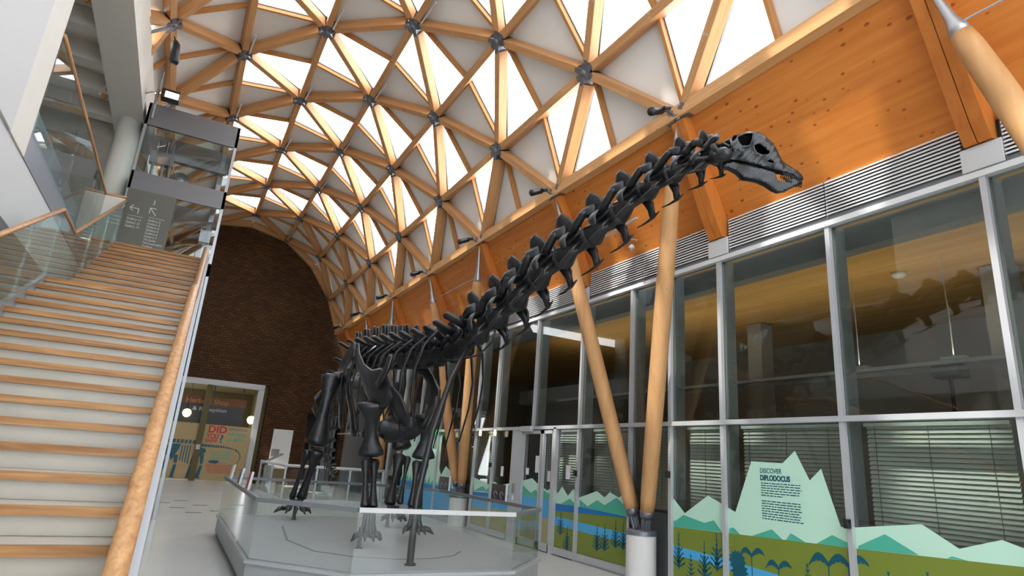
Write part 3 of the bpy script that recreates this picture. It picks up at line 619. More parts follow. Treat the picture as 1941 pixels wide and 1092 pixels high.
for x, z, lb in ((.42, 2.72, 'glowing globe lamp in front of the black sign band'), (3.0, 2.66, 'glowing globe lamp at the right of the doorway')):
    s = thing('globe_lamp', (x, 29.95, z), lb, 'lamp')
    MB().loft([(x, 29.95, z + .17), (x, 29.95, z + .12), (x, 29.95, z), (x, 29.95, z - .12), (x, 29.95, z - .18)], [.05, .14, .18, .13, .04], (0, 1, 0), 16).build('globe', 'glow', s, True)
    MB().loft([(x, 29.95, z + .15), (x, 29.95, 4.0)], .012, n=5).build('cable', 'black', s)
ml = thing('printed_screen', (1.4, 29.85, 0), 'cream printed screen with teal dinosaur skeleton and red DID YOU KNOW heading in the doorway', 'screen')
MB().box((-.6, 29.85, .03), (3.06, 29.88, 2.32)).build('cream_sheet', 'muralcream', ml)
yy = 29.845
text('heading', 'DID', (1.36, yy, 2.0), (1, 0, 0), (0, 0, 1), .40, 'red', ml, .012, .72); text('heading', 'YOU', (1.36, yy, 1.74), (1, 0, 0), (0, 0, 1), .30, 'red', ml, .01, .48)
text('heading', 'KNOW', (1.34, yy, 1.59), (1, 0, 0), (0, 0, 1), .17, 'red', ml, .006, .46); text('question_mark', '?', (1.87, yy, 1.60), (1, 0, 0), (0, 0, 1), .46, 'v_teal', ml, .008)
text('fact_line', 'DIPLODOCUS', (2.17, yy, 2.14), (1, 0, 0), (0, 0, 1), .15, 'v_teal', ml, 0, .74); text('fact_line', 'HAS MORE', (2.17, yy, 1.92), (1, 0, 0), (0, 0, 1), .17, 'v_dark', ml, .003, .74); text('fact_line', 'AS MANY', (2.2, yy, 1.68), (1, 0, 0), (0, 0, 1), .2, 'v_dark', ml, .004, .7)
a = MB()
for j in range(5): a.box((1.62, yy, 1.20 - j * .075), (2.42, yy + .003, 1.225 - j * .075))
a.build('text_lines', 'v_dark', ml)
a = MB()
for j in range(6): a.box((1.52 + .03 * j, yy, .66 - j * .062), (2.75, yy + .003, .68 - j * .062))
a.build('text_lines', 'red', ml)
class DN:
    def prism(s, P, d): MB().prism(P, d).build('skeleton_bone', 'v_teal', ml)
    def box(s, a, b): MB().box(a, b).build('skeleton_bone', 'v_teal', ml)
dn = DN()
def P2(L): return [(x, yy, z) for x, z in L]
# teal skeleton graphic: two body masses, legs, backbone dots, tail curl
dn.prism(P2([(-.30, 1.15), (.05, 1.42), (.45, 1.44), (.42, 1.25), (.30, .98), (.20, .75), (.10, .98), (-.05, .95), (-.22, .88)]), (0, .003, 0))
dn.prism(P2([(.05, 1.02), (.16, 1.02), (.05, .55), (-.15, .12), (-.28, .12), (-.12, .45)]), (0, .003, 0))
dn.prism(P2([(.25, .98), (.42, 1.0), (.44, .7), (.38, .62), (.32, .7)]), (0, .003, 0)); dn.prism(P2([(.33, .60), (.44, .60), (.40, .12), (.50, .08), (.24, .08), (.27, .14)]), (0, .003, 0))
dn.prism(P2([(1.02, 1.42), (1.42, 1.30), (1.45, 1.18), (1.25, .98), (1.05, .72), (.92, .60), (.95, .9)]), (0, .003, 0))
dn.prism(P2([(.92, .60), (1.0, .60), (.98, .12), (1.08, .08), (.85, .08)]), (0, .003, 0)); dn.prism(P2([(1.25, 1.0), (1.40, 1.1), (1.42, .72), (1.36, .64), (1.30, .72)]), (0, .003, 0)); dn.prism(P2([(1.31, .62), (1.42, .62), (1.36, .14), (1.46, .10), (1.20, .10)]), (0, .003, 0))
for j in range(4): dn.box((.50 + .1 * j, yy, .78 - .04 * j), (.545 + .1 * j, yy + .003, 1.40))
for j in range(8): dn.box((-.18 + .15 * j, yy, 1.47), (-.07 + .15 * j, yy + .003, 1.62))
for j in range(16):
    t = j / 15; x = 1.1 + 1.5 * t; z = 1.43 - .02 * t - .25 * max(0, t - .7) ; s = .05 * (1 - .5 * t); dn.box((x - s, yy, z - s), (x + s, yy + .003, z + s * 1.5))
for j in range(14):
    t = j / 13 * 2.6 - .5; x = 2.45 + .33 * cos(t - .6 + .6); z = .93 - .30 * sin(t - 1.0) * -1; s = .03 * (1 - j / 20)
    x = 2.50 + .32 * cos(1.2 - 3.0 * j / 13); z = 1.02 + .32 * sin(1.2 - 3.0 * j / 13); dn.box((x - s, yy, z - s), (x + s, yy + .003, z + s))
for j in range(9): dn.box((2.3 - .07 * j, yy, .74), (2.33 - .07 * j, yy + .003, .765))
dn.prism(P2([(1.60, .82), (1.75, .86), (2.0, .86), (2.02, .78), (1.9, .72), (1.65, .74)]), (0, .003, 0))
pb = thing('door_post', (1.1, 29.75, 0), 'dark brown post with a small white plate standing in the shop doorway', 'post')
MB().box((.98, 29.68, 0), (1.22, 29.82, 3.98)).build('post', 'olive', pb); MB().box((1.02, 29.66, 1.26), (1.18, 29.68, 1.46)).build('white_plate', 'white', pb); MB().box((1.06, 29.66, .96), (1.11, 29.68, 1.02)).build('red_light', 'red', pb)
o = thing('wall_poster', (4.4, YB - .03, .7), 'white poster with a small grey photo on the brick wall right of the doorway', 'poster')
MB().box((3.98, YB - .03, .68), (4.82, YB, 2.36)).build('sheet', 'paper', o); MB().box((4.02, YB - .035, 1.18), (4.36, YB - .03, 1.50)).build('photo', 'grey', o)
MB().box((4.6, YB - .035, 2.2), (4.75, YB - .03, 2.28)).build('corner_mark', 'v_light', o)
# dark shop opening at the right end of the brick wall
d3 = MB(); d3.box((5.2, YB + 1.6, 0), (7.1, YB + 1.7, 3.3)); d3.box((5.2, YB + .35, 0), (5.3, YB + 1.6, 3.3)); d3.box((6.95, YB + .35, 0), (7.1, YB + 1.6, 3.3)); d3.box((5.2, YB + .35, 3.2), (7.1, YB + 1.7, 3.3)); struct('door_3', d3, 'dark')
for j, (x, wv, h, m_) in enumerate(((5.42, .12, 2.9, 'brown'), (5.75, .1, 2.2, 'olive'), (6.0, .12, 2.6, 'brown'), (6.35, .3, 3.1, 'recess'), (6.68, .12, 3.1, 'recess'))):
    o = MB().box((x, YB + .9 - j * .1, 0), (x + wv, YB + 1.0 - j * .1, h)).build('display_banner', m_); tag(o, ('tall narrow brown display panel in the dark opening beside the brick wall, leftmost', 'short olive display panel in the dark opening', 'middle brown display panel in the dark opening', 'wide tall grey panel in the dark opening', 'rightmost tall grey panel by the glazed wall')[j], 'banner')
o = MB().box((5.4, YB + .7, 1.9), (6.3, YB + .8, 2.1)).build('wall_shelf', 'brown'); tag(o, 'brown shelf board crossing the dark shop opening', 'shelf')
for x, y, z, lb in ((5.9, YB + .75, 2.1, 'warm lamp above the brown shelf board, left'), (6.15, YB + .75, 2.1, 'warm lamp above the brown shelf board, right')):
    o = MB().loft([(x, y, z + .22), (x, y, z + .1), (x, y, z)], [.03, .07, .05], (0, 1, 0), 8).build('shelf_lamp', 'brown', smooth=True); tag(o, lb, 'lamp')

# ================================================================ FAR BALUSTRADE, LECTERN
fb = thing('glass_balustrade', (4.2, 19, 0), 'low glass balustrade with white rail and steel posts behind the dinosaur plinth', 'balustrade')
pts = [(3.0, 24.0), (3.25, 20.2), (6.4, 20.4)]
for i in range(2):
    (xa, ya), (xb, yb) = pts[i], pts[i + 1]
    MB().loft([(xa, ya, 1.08), (xb, yb, 1.08)], .045, n=10).build('hand_rail', 'white', fb, True)
    MB().bar((xa, ya, .12), (xb, yb, .12), .015, .86).build('glass_panel', 'clear', fb)
    MB().bar((xa, ya, 0), (xb, yb, 0), .16, .12).build('kerb', 'white', fb)
for x, y in ((3.0, 24), (3.12, 22), (3.25, 20.2), (4.2, 20.26), (5.25, 20.33), (6.35, 20.4)): MB().box((x - .025, y - .05, 0), (x + .025, y + .05, 1.05)).build('post', 'frame', fb)
lc = thing('information_lectern', (3.35, 24.6, 0), 'grey steel lectern with a sloping top before the white poster', 'lectern')
MB().box((3.22, 24.5, 0), (3.48, 24.7, .95)).build('stand', 'frame', lc); MB().bar((3.1, 24.5, .98), (3.75, 24.55, 1.35), .45, .03).build('sloping_top', 'grey', lc)

# ================================================================ STAIRCASE
G, R_ = .355, .165; Yn, Zn = 4.2, 1.01; XL, XR = -1.80, -.06
def nos(i): return Yn + G * i, Zn + R_ * i
st = thing('staircase', (-.9, 2.1, 0), 'wide stone staircase with oak nosings climbing beside the lift, landing halfway', 'staircase')
def step(y, z, dy):
    a = MB().box((XL, y + .05, z - .05), (XR, y + dy + .03, z)); a.box((XL, y + .05, z - R_), (XR, y + .07, z - .05)); s = a.build('step', 'tread', st)
    n_ = MB().box((XL, y, z - .052), (XR, y + .055, z + .002)).build('nosing', 'oak', s)
for i in range(-6, 16):
    y, z = nos(i); step(y, z, G if i < 15 else 1.15)
y15, z15 = nos(15); U0 = y15 + 1.15
for i in range(1, 13): step(U0 + G * (i - 1), z15 + R_ * i, G if i < 12 else .3)
ytop, ztop = U0 + G * 11, z15 + R_ * 12
MB().box((XL - .6, ytop + .3, ztop - .3), (XR, ytop + 2.2, ztop - .002)).build('top_landing', 'tread', st)
for x0, x1 in ((XL - .05, XL), (XR, XR + .05)):
    a = MB(); off = [(.0, -.42), (.0, .10)]
    P = [(2.05, -0.0), (y15, z15), (U0, z15), (ytop + .3, ztop)]
    lo = [(x0, 2.3, .0), (x0, y15 + .2, z15 - .42), (x0, U0 + .1, z15 - .42), (x0, ytop + .3, ztop - .38)]
    up = [(x0, ytop + .05, ztop + .05), (x0, U0 - .1, z15 + .05), (x0, y15 + .05, z15 + .05), (x0, 2.0, .12), (x0, 2.0, 0)]
    a.prism(lo + up, (x1 - x0, 0, 0)); a.build('stringer', 'steel_lt', st)
MB().prism([(XL, 2.6, 0), (XL, y15 + .2, z15 - .3), (XL, U0 + .1, z15 - .3), (XL, ytop + .3, ztop - .3), (XL, ytop + .3, ztop - .36), (XL, U0 + .1, z15 - .36), (XL, y15 + .2, z15 - .36), (XL, 2.7, 0)], (XR - XL, 0, 0)).build('soffit_plate', 'white', st)
# oak rail low along the right-hand edge
xr = -.105
hr = thing('oak_handrail', (xr, 3, 1), 'thick round oak handrail following the right edge of the staircase', 'handrail')
zr = lambda y: Zn + (y - Yn) * R_ / G + .19
MB().loft([(xr, 2.3, zr(2.3)), (xr, y15 - .05, zr(y15 - .05)), (xr, y15 + .05, zr(y15) + .01), (xr, U0 - .12, zr(y15) + .01), (xr, U0 + .05, z15 + .30), (xr, ytop, ztop + .22)], .056, (1, 0, 0), 20).build('rail', 'rail', hr, True)
for y in (3.0, 5.0, 7.0, 9.0, 11.6, 13.4):
    z = zr(y) if y < y15 else z15 + (y - U0) * R_ / G + .3
    MB().loft([(xr, y, z - .04), (XR - .0, y, z - .14)], .012, n=6).build('bracket', 'steel_lt', hr)
# left glass balustrade of the stair
lb = thing('stair_balustrade', (XL, 3, 1), 'green tinted glass balustrade with oak rail on the left of the stair', 'balustrade')
zh = lambda y: Zn + (y - Yn) * R_ / G + .95
path = [(XL, 2.2, zh(2.2)), (XL, y15 - .1, zh(y15 - .1)), (XL, U0 - .18, zh(y15 - .1)), (XL, ytop + .15, ztop + .97)]
MB().loft(path, .027, (1, 0, 0), 14).build('oak_rail', 'rail', lb, True)
def gp(ya, yb, f):
    return [(XL - .006, ya, f(ya) - .90), (XL - .006, yb, f(yb) - .90), (XL - .006, yb, f(yb) - .03), (XL - .006, ya, f(ya) - .03)]
yy_ = 2.3
while yy_ < y15 - .3:
    y2 = min(yy_ + 1.2, y15 - .1); MB().prism(gp(yy_, y2 - .012, zh), (.012, 0, 0)).build('glass_panel', 'stairglass', lb); yy_ = y2
zc = zh(y15 - .1); MB().prism([(XL - .006, y15 - .09, zc - .92), (XL - .006, U0 - .19, zc - .92), (XL - .006, U0 - .19, zc - .03), (XL - .006, y15 - .09, zc - .03)], (.012, 0, 0)).build('glass_panel', 'stairglass', lb)
fu = lambda y: zc + (y - (U0 - .18)) * ((ztop + .97 - zc) / (ytop + .15 - U0 + .18))
yy_ = U0 - .17
while yy_ < ytop: y2 = min(yy_ + 1.3, ytop + .13); MB().prism(gp(yy_, y2 - .012, fu), (.012, 0, 0)).build('glass_panel', 'stairglass', lb); yy_ = y2
# ================================================================ LIFT
LX0, LX1, LY0, LY1 = -1.9, .06, 15.1, 16.9
lf = thing('glass_lift', ((LX0 + LX1) / 2, LY0, 0), 'tall glass lift shaft with grey bands behind the top of the staircase', 'lift')
for z0, z1, nm in ((8.47, 9.02, 'top_band'), (6.86, 7.30, 'middle_band')):
    a = MB(); a.box((LX0, LY0, z0), (LX1, LY0 + .08, z1)); a.box((LX1 - .08, LY0 + .08, z0), (LX1, LY1, z1)); a.box((LX0, LY0 + .08, z0), (LX0 + .08, LY1, z1)); a.box((LX0 + .08, LY1 - .08, z0), (LX1 - .08, LY1, z1)); a.build(nm, 'lift', lf)
MB().box((LX0, LY0, 5.2), (LX1, LY1, 5.5)).build('floor_band', 'lift', lf)
MB().box((LX0 + .02, LY0 + .02, 8.98), (LX1 - .02, LY1 - .02, 9.0)).build('glass_roof', 'liftglass', lf)
for z0, z1 in ((5.5, 6.86), (7.3, 8.47)):
    MB().box((LX0 + .03, LY0 + .03, z0), (LX1 - .06, LY0 + .045, z1)).build('front_glass', 'liftglass', lf)
    MB().box((LX1 - .045, LY0 + .06, z0), (LX1 - .03, LY1 - .05, z1)).build('side_glass', 'liftglass', lf)
    MB().box((LX0 + .03, LY0 + .06, z0), (LX0 + .045, LY1 - .05, z1)).build('side_glass', 'liftglass', lf)
    MB().box((LX0 + .05, LY1 - .045, z0), (LX1 - .06, LY1 - .03, z1)).build('rear_glass', 'liftglass', lf)
MB().box((LX1 - .045, LY0 + .06, .02), (LX1 - .03, LY1 - .05, 5.2)).build('side_glass', 'liftglass', lf)
MB().box((LX1 - .06, LY0 + .0, 0), (LX1 + .0, LY0 + .06, 9.0)).build('corner_post', 'steel_lt', lf)
MB().box((LX1 - .06, LY1 - .06, 0), (LX1, LY1, 9.0)).build('corner_post', 'steel', lf)
MB().box((LX0, LY0, 5.5), (LX0 + .05, LY0 + .05, 9.0)).build('corner_post', 'steel_lt', lf)
MB().box((LX0, LY1 - .05, 5.5), (LX0 + .05, LY1, 9.0)).build('corner_post', 'steel', lf)
for x in (-1.62, -1.42, -1.28): MB().loft([(x, 15.9, 5.5), (x, 15.9, 8.5)], .035, n=8).build('guide_rail', 'steel', lf)
MB().box((-1.72, 15.85, 7.9), (-1.2, 16.05, 8.2)).build('machine_bracket', 'steel', lf)
MB().bar((-1.2, 15.8, 8.0), (LX1 - .1, 15.8, 7.98), .16, .14).build('cross_beam', 'steel', lf)
MB().loft([(-1.0, 15.78, 7.55), (-1.0, 15.9, 7.55)], .22, (0, 0, 1), 24).build('pulley_wheel', 'steel', lf, True)
MB().loft([(-1.0, 15.74, 7.55), (-1.0, 15.8, 7.55)], .09, (0, 0, 1), 16).build('pulley_hub', 'steel_lt', lf, True)
MB().box((-.22, 15.9, 5.5), (-.12, 16.0, 8.4)).build('guide_rail', 'steel', lf)
MB().box((-.32, 15.85, 6.2), (-.08, 16.1, 6.5)).build('counterweight_bracket', 'steel_lt', lf)
for z in (7.45, 6.65): MB().box((-.2, 15.6, z), (-.1, 15.7, z + .18)).build('shaft_lamp', 'steel_lt', lf)
ds = thing('direction_sign', (-1.4, LY0 - .03, 5.5), 'olive grey direction sign with white arrows and gallery lists on the lift front', 'sign')
MB().box((-1.87, LY0 - .035, 5.52), (-.92, LY0 - .01, 6.86)).build('board', 'sign', ds)
tx = lambda b_, x, z, s_, w_=None: text('lettering', b_, (x, LY0 - .037, z), (1, 0, 0), (0, 0, 1), s_, 'white', ds, 0, w_)
tx('1', -1.36, 6.58, .16)
a = MB()
def ln(x0, z0, x1, z1, t=.014): a.bar((x0, LY0 - .038, z0), (x1, LY0 - .038, z1), .003, t, Vector((-(z1 - z0), 0, x1 - x0)).normalized(), -t / 2)
ln(-1.75, 6.42, -1.58, 6.42); ln(-1.58, 6.42, -1.58, 6.30); ln(-1.75, 6.42, -1.69, 6.49); ln(-1.75, 6.42, -1.69, 6.35); ln(-1.76, 6.24, -1.47, 6.24, .006)
ln(-1.37, 6.50, -1.24, 6.34); ln(-1.37, 6.50, -1.37, 6.37); ln(-1.37, 6.50, -1.25, 6.50); ln(-1.36, 6.28, -1.05, 6.28, .006)
a.build('arrows', 'white', ds)
for j, b_ in enumerate(('Gallery 11', 'Gallery 12', 'Gallery 13')): tx(b_, -1.76, 6.14 - j * .085, .075, .26)
for j, b_ in enumerate(('Gallery 2', 'Gallery 3', 'Gallery 4', 'Gallery 5', 'Gallery 6', 'Gallery 7', 'The Studio', 'The Conservatory', 'Toilets')): tx(b_, -1.36, 6.19 - j * .075, .066, .24 if j < 7 else (.38 if j == 7 else .2))
MB().box((-1.3, LY0 - .036, 5.53), (-1.1, LY0 - .0355, 5.58)).build('blue_sticker', 'blue', ds)

# ================================================================ LEFT GALLERY AND CONCRETE
struct('wall_left', MB().box((-2.6, Y0, 4.75), (-2.2, 8.05, 9.6)), 'white')
struct('trim_7', MB().box((-2.55, 8.05, 4.75), (-2.21, 8.8, 9.6)), 'cream')
struct('trim_21', MB().box((-2.6, Y0, 3.95), (-2.23, 14.9, 4.749)), 'white')
struct('wall_left_lower', MB().box((-3.6, Y0, 0), (-3.4, YB, 4.75)), 'pedwhite')
struct('floor_gallery', MB().box((-9, Y0, 4.75), (-2.6, YB, 5.45)), 'white')
struct('trim_8', MB().box((-2.6, 8.8, 4.75), (-2.22, 14.9, 5.4)), 'fascia')
struct('wall_gallery_blocker', MB().box((-9.2, Y0, 4), (-9, YB, 9.6)), 'cream')  # unseen wall, added to block sky light reflecting in the right-hand panes
struct('ceiling_gallery', MB().box((-9, Y0, 9.35), (-2.65, YB, 9.6)), 'greyp')
for j in range(9):
    y = 7.6 + j * 1.25; struct('trim_%d' % (9 + j), MB().box((-9, y, 8.95), (-2.66, y + .32, 9.36)), 'greyp')
for j, (x, y) in enumerate(((-3.1, 10.4), (-3.05, 13.0), (-3.0, 15.6))):
    s = thing('ceiling_spotlight', (x, y, 9.3), 'small dark downlight on the ribbed concrete ceiling, ' + ('nearest', 'middle one', 'farthest')[j], 'downlight')
    MB().box((x - .15, y - .12, 9.1), (x + .15, y + .12, 9.2)).build('housing', 'steel', s); MB().loft([(x, y, 9.2), (x, y, 9.36)], .02, n=8).build('stem', 'steel', s)
struct('trim_20', MB().box((-2.64, 6, 8.72), (-1.98, 24, 9.75)), 'cream')
o = MB().loft([(-2.25, 15.75, 5.45), (-2.25, 15.75, 8.72)], .245, (0, 1, 0), 40).build('round_column', 'cream', smooth=False); tag(o, 'cream round concrete column behind the lift under the long beam', 'column')
for p in o.data.polygons: p.use_smooth = len(p.vertices) == 4
o = MB().loft([(-2.9, 7.6, 0), (-2.9, 7.6, 4.75)], .22, (0, 1, 0), 32).build('round_column', 'cream'); tag(o, 'white round column behind the lower left stair glass', 'column')
gb = thing('gallery_balustrade', (-2.2, 9, 5.4), 'upper gallery glass balustrade with oak top rail at the left', 'balustrade')
MB().loft([(-2.2, 8.8, 6.5), (-2.2, 14.75, 6.5), (-1.82, 14.78, 6.52)], .028, (0, 0, 1), 12).build('oak_rail', 'rail', gb, True)
for j in range(5): MB().box((-2.206, 8.82 + j * 1.19, 5.1), (-2.194, 8.82 + j * 1.19 + 1.178, 6.47)).build('glass_panel', 'liftglass', gb)
MB().box((-2.2, 14.76, 5.5), (-1.83, 14.79, 6.48)).build('cream_panel', 'cream', gb)

# ================================================================ PLINTH
pl = thing('display_plinth', (3, 10, 0), 'low grey octagonal plinth with glass screens carrying the dinosaur skeleton', 'plinth')
OUT = [(1.05, 8.10), (2.0, 7.14), (4.03, 7.20), (4.96, 8.14), (4.96, 12.0), (4.0, 13.0), (1.95, 13.0), (1.05, 12.95)]
def grow(P, s): c = Vector((3.0, 10.1)); return [tuple(Vector(p) + (Vector(p) - c).normalized() * s) for p in P]
MB().prism([(x, y, .06) for x, y in grow(OUT, .02)], (0, 0, .24)).build('side_skirt', 'skirt', pl)
MB().prism([(x, y, 0) for x, y in grow(OUT, -.04)], (0, 0, .06)).build('recessed_base', 'dark', pl)
MB().prism([(x, y, .30) for x, y in grow(OUT, .06)], (0, 0, .035)).build('edge_ledge', 'deck', pl)
MB().prism([(x, y, .335) for x, y in grow(OUT, -.015)], (0, 0, .015)).build('deck', 'deck', pl)
for i in range(8):
    (xa, ya), (xb, yb) = OUT[i], OUT[(i + 1) % 8]
    if i == 7: pass
    MB().bar((xa, ya, .34), (xb, yb, .34), .014, .64).build('glass_screen', 'clear', pl)
    MB().bar((xa, ya, .965), (xb, yb, .965), .05, .05).build('cap_rail', 'recess' if i not in (1,) else 'white', pl)
g_ = [(1.9, 11.2), (1.72, 9.6), (1.9, 8.6), (2.3, 8.15), (2.8, 7.95), (3.3, 8.0), (3.7, 8.25), (3.95, 8.6)]
MB().loft([(x, y, .352) for x, y in g_], (.004, .02), (0, 0, 1), 6).build('curved_groove', 'recess', pl)
for i, (x, y, c, lab) in enumerate(((1.02, 12.2, 'paper', 'white information panel on the left plinth rail, farthest'), (1.02, 10.7, 'black', 'black faced information panel on the left plinth rail, middle'), (1.02, 9.5, 'red', 'red faced information panel on the left plinth rail, nearest'))):
    s = thing('information_sign', (x, y, 1.0), lab, 'information sign')
    MB().bar((x + .03, y, 1.0), (x + .06, y, 1.24), .30, .012, (1, 0, 0)).build('printed_face', c, s)
    MB().bar((x + .025, y - .15, .99), (x + .055, y - .15, 1.25), .02, .03, (1, 0, 0)).build('white_edge', 'white', s)
for i, (x, y, lab) in enumerate(((5.02, 9.6, 'dark information board with chrome handles on the right plinth rail, nearer'), (5.02, 12.0, 'dark information board with chrome handles on the right plinth rail, farther'))):
    s = thing('information_sign', (x, y, 1.0), lab, 'information board')
    MB().box((x, y - .26, 1.0), (x + .02, y + .26, 1.26)).build('dark_face', 'board', s); MB().box((x - .01, y - .285, .98), (x + .02, y - .26, 1.28)).build('white_edge', 'white', s)
    for dy in (-.12, .1): MB().loft([(x - .01, y + dy, 1.03), (x - .04, y + dy, 1.12), (x - .03, y + dy - .05, 1.15), (x - .01, y + dy - .07, 1.1)], .008, n=6).build('handle', 'steel_lt', s)
# small green floor inlays
for i, (x, y) in enumerate(((.59, 19.83), (1.02, 18.6), (.48, 17.8), (.81, 16.7), (.13, 19.0), (1.37, 17.2), (1.7, 18.1))):
    o = MB().bar((x - .17, y, 0), (x + .17, y + .02, 0), .16, .003).build('floor_inlay', 'inlay'); tag(o, 'small dark green strip let into the pale floor left of the plinth', 'floor inlay', 'green floor inlays')
# ================================================================ DINOSAUR SKELETON
sk = thing('dinosaur_skeleton', (3.1, 10.3, .35), 'huge black sauropod skeleton standing on the grey plinth with its long neck raised', 'skeleton')
def frame(t, upv=(0, 0, 1)):
    f = Vector(t).normalized(); u = Vector(upv); u = (u - f * u.dot(f)).normalized(); l = u.cross(f); return f, l, u
def vertebra(P, t, L, s, spine, kind, name):
    """P centre of the body, t toward the head, L length, s overall breadth"""
    f, l, u = frame(t); Q = lambda a, b, c: Vector(P) + f * a + l * b + u * c
    m = MB(); m2 = None
    rc = s * .34
    m.loft([Q(-L * .50, 0, 0), Q(-L * .44, 0, 0), Q(-L * .1, 0, rc * .1), Q(L * .30, 0, rc * .1), Q(L * .46, 0, 0), Q(L * .56, 0, 0)], [(rc * .8, rc * .8), (rc, rc), (rc * .62, rc * .5), (rc * .7, rc * .6), (rc * .9, rc * .85), (rc * .5, rc * .5)], u, 12)
    # neural arch
    m.loft([Q(-L * .02, 0, rc * .4), Q(-L * .02, 0, rc * 1.3), Q(-L * .05, 0, rc * 2.0), Q(-L * .08, 0, rc * 2.3)], [(L * .34, rc * .62), (L * .28, rc * .5), (L * .26, rc * .6), (L * .16, rc * .5)], f, 12)
    if kind == 'c':
        H_ = spine
        for sg in (-1, 1):
            # bifid spine blades: curved plates rising and sweeping back
            m.loft([Q(-L * .12, sg * rc * .30, rc * 1.5), Q(-L * .10, sg * rc * .55, rc * 1.5 + H_ * .5), Q(-L * .16, sg * rc * .75, rc * 1.5 + H_ * .9), Q(-L * .22, sg * rc * .8, rc * 1.5 + H_)], [(L * .34, rc * .26), (L * .27, rc * .22), (L * .20, rc * .2), (L * .08, rc * .12)], f, 10)
            # front and rear articulating prongs with buttress ridges
            m.loft([Q(0, sg * rc * .5, rc * 1.0), Q(L * .35, sg * rc * .72, rc * 1.25), Q(L * .62, sg * rc * .8, rc * 1.55), Q(L * .72, sg * rc * .75, rc * 1.6)], [(rc * .5, rc * .30), (rc * .38, rc * .32), (rc * .28, rc * .34), (rc * .1, rc * .15)], u, 8)
            m.loft([Q(-L * .05, sg * rc * .5, rc * 1.7), Q(-L * .38, sg * rc * .75, rc * 1.9), Q(-L * .56, sg * rc * .8, rc * 1.55), Q(-L * .60, sg * rc * .78, rc * 1.4)], [(rc * .6, rc * .28), (rc * .42, rc * .34), (rc * .26, rc * .36), (rc * .1, rc * .15)], u, 8)
            # side wing curving down to the rib
            m.loft([Q(L * .02, sg * rc * .5, rc * .9), Q(L * .06, sg * rc * 1.35, rc * .5), Q(L * .08, sg * rc * 1.7, -rc * .1), Q(L * .10, sg * rc * 1.65, -rc * .8)], [(L * .22, rc * .2), (L * .17, rc * .16), (L * .12, rc * .15), (L * .07, rc * .13)], f, 8)
            m.loft([Q(L * .26, sg * rc * .6, -rc * .35), Q(L * .20, sg * rc * 1.2, -rc * .9), Q(L * .14, sg * rc * 1.45, -rc * 1.42)], [(L * .12, rc * .16), (L * .10, rc * .14), (L * .10, rc * .12)], f, 8)
            # thin rod-like cervical rib
            c0 = rc * 1.45
            m.loft([Q(L * .40, sg * rc * 1.35, -c0 + rc * .02), Q(L * .15, sg * rc * 1.5, -c0), Q(-L * .15, sg * rc * 1.45, -c0 - rc * .05), Q(-L * .38, sg * rc * 1.35, -c0 - rc * .02)], [rc * .05, rc * .15, rc * .09, rc * .04], u, 7)
    else:
        H_ = spine
        for sg in (-1, 1):
            bif = 1 if kind == 'd' else .35
            m.loft([Q(-L * .05, sg * rc * .25, rc * 1.7), Q(-L * .12, sg * rc * .4 * bif, rc * 1.7 + H_ * .5), Q(-L * .22, sg * rc * .62 * bif, rc * 1.7 + H_ * .92), Q(-L * .24, sg * rc * .62 * bif, rc * 1.7 + H_)], [(L * .30, rc * .2), (L * .22, rc * .17), (L * .24, rc * .26), (L * .10, rc * .12)], f, 8)
            m.loft([Q(0, sg * rc * .3, rc * 1.6), Q(-L * .04, sg * rc * 1.4, rc * 2.1), Q(-L * .08, sg * rc * 2.4, rc * 2.5), Q(-L * .08, sg * rc * 2.65, rc * 2.5)], [(L * .26, rc * .34), (L * .2, rc * .24), (L * .2, rc * .26), (L * .08, rc * .12)], f, 8)
            m.loft([Q(0, sg * rc * .5, rc * 1.1), Q(L * .42, sg * rc * .5, rc * 1.6), Q(L * .5, sg * rc * .5, rc * 1.7)], [(rc * .4, rc * .2), (rc * .3, rc * .25), (rc * .1, rc * .1)], u, 8)
    return m.build(name, 'bone', sk, True)
# neck
C = [Vector(p) for p in CERV]; D = [Vector(p) for p in DORS]
allp = C + D
sizes = [.24, .27, .31, .34, .38, .42, .45, .48, .50, .52, .54]
for i in range(1, len(C)):
    p = C[i]; t = (C[i - 1] - allp[i + 1]); L_ = t.length / 2
    s = sizes[i]; o = vertebra(p, t, L_ * 1.02, s, s * (.36 + .02 * i), 'c', 'neck_vertebra')
o = MB(); f_, l_, u_ = frame(C[0] - C[1]); q = C[0] + u_ * .02
o.loft([C[1] + f_ * .12, q, q + f_ * .06], [(.05, .05), (.06, .075), (.04, .05)], u_, 10)
for sg in (-1, 1): o.loft([q + l_ * sg * .05, q + l_ * sg * .09 + u_ * .06 - f_ * .05, q + u_ * .10 - f_ * .12 + l_ * sg * .03], [.02, .025, .015], n=6)
o.build('atlas', 'bone', sk, True)
for i in range(len(D)):
    p = D[i]; t = (allp[len(C) + i - 1] - (D[i + 1] if i + 1 < len(D) else D[i] + Vector((-.03, .4, -.02))))
    Ld = t.length / 2; k = 'd' if i < 6 else 's'
    vertebra(p, t, Ld * 1.02, .46, .16 + .035 * min(i, 8), k, 'back_vertebra')
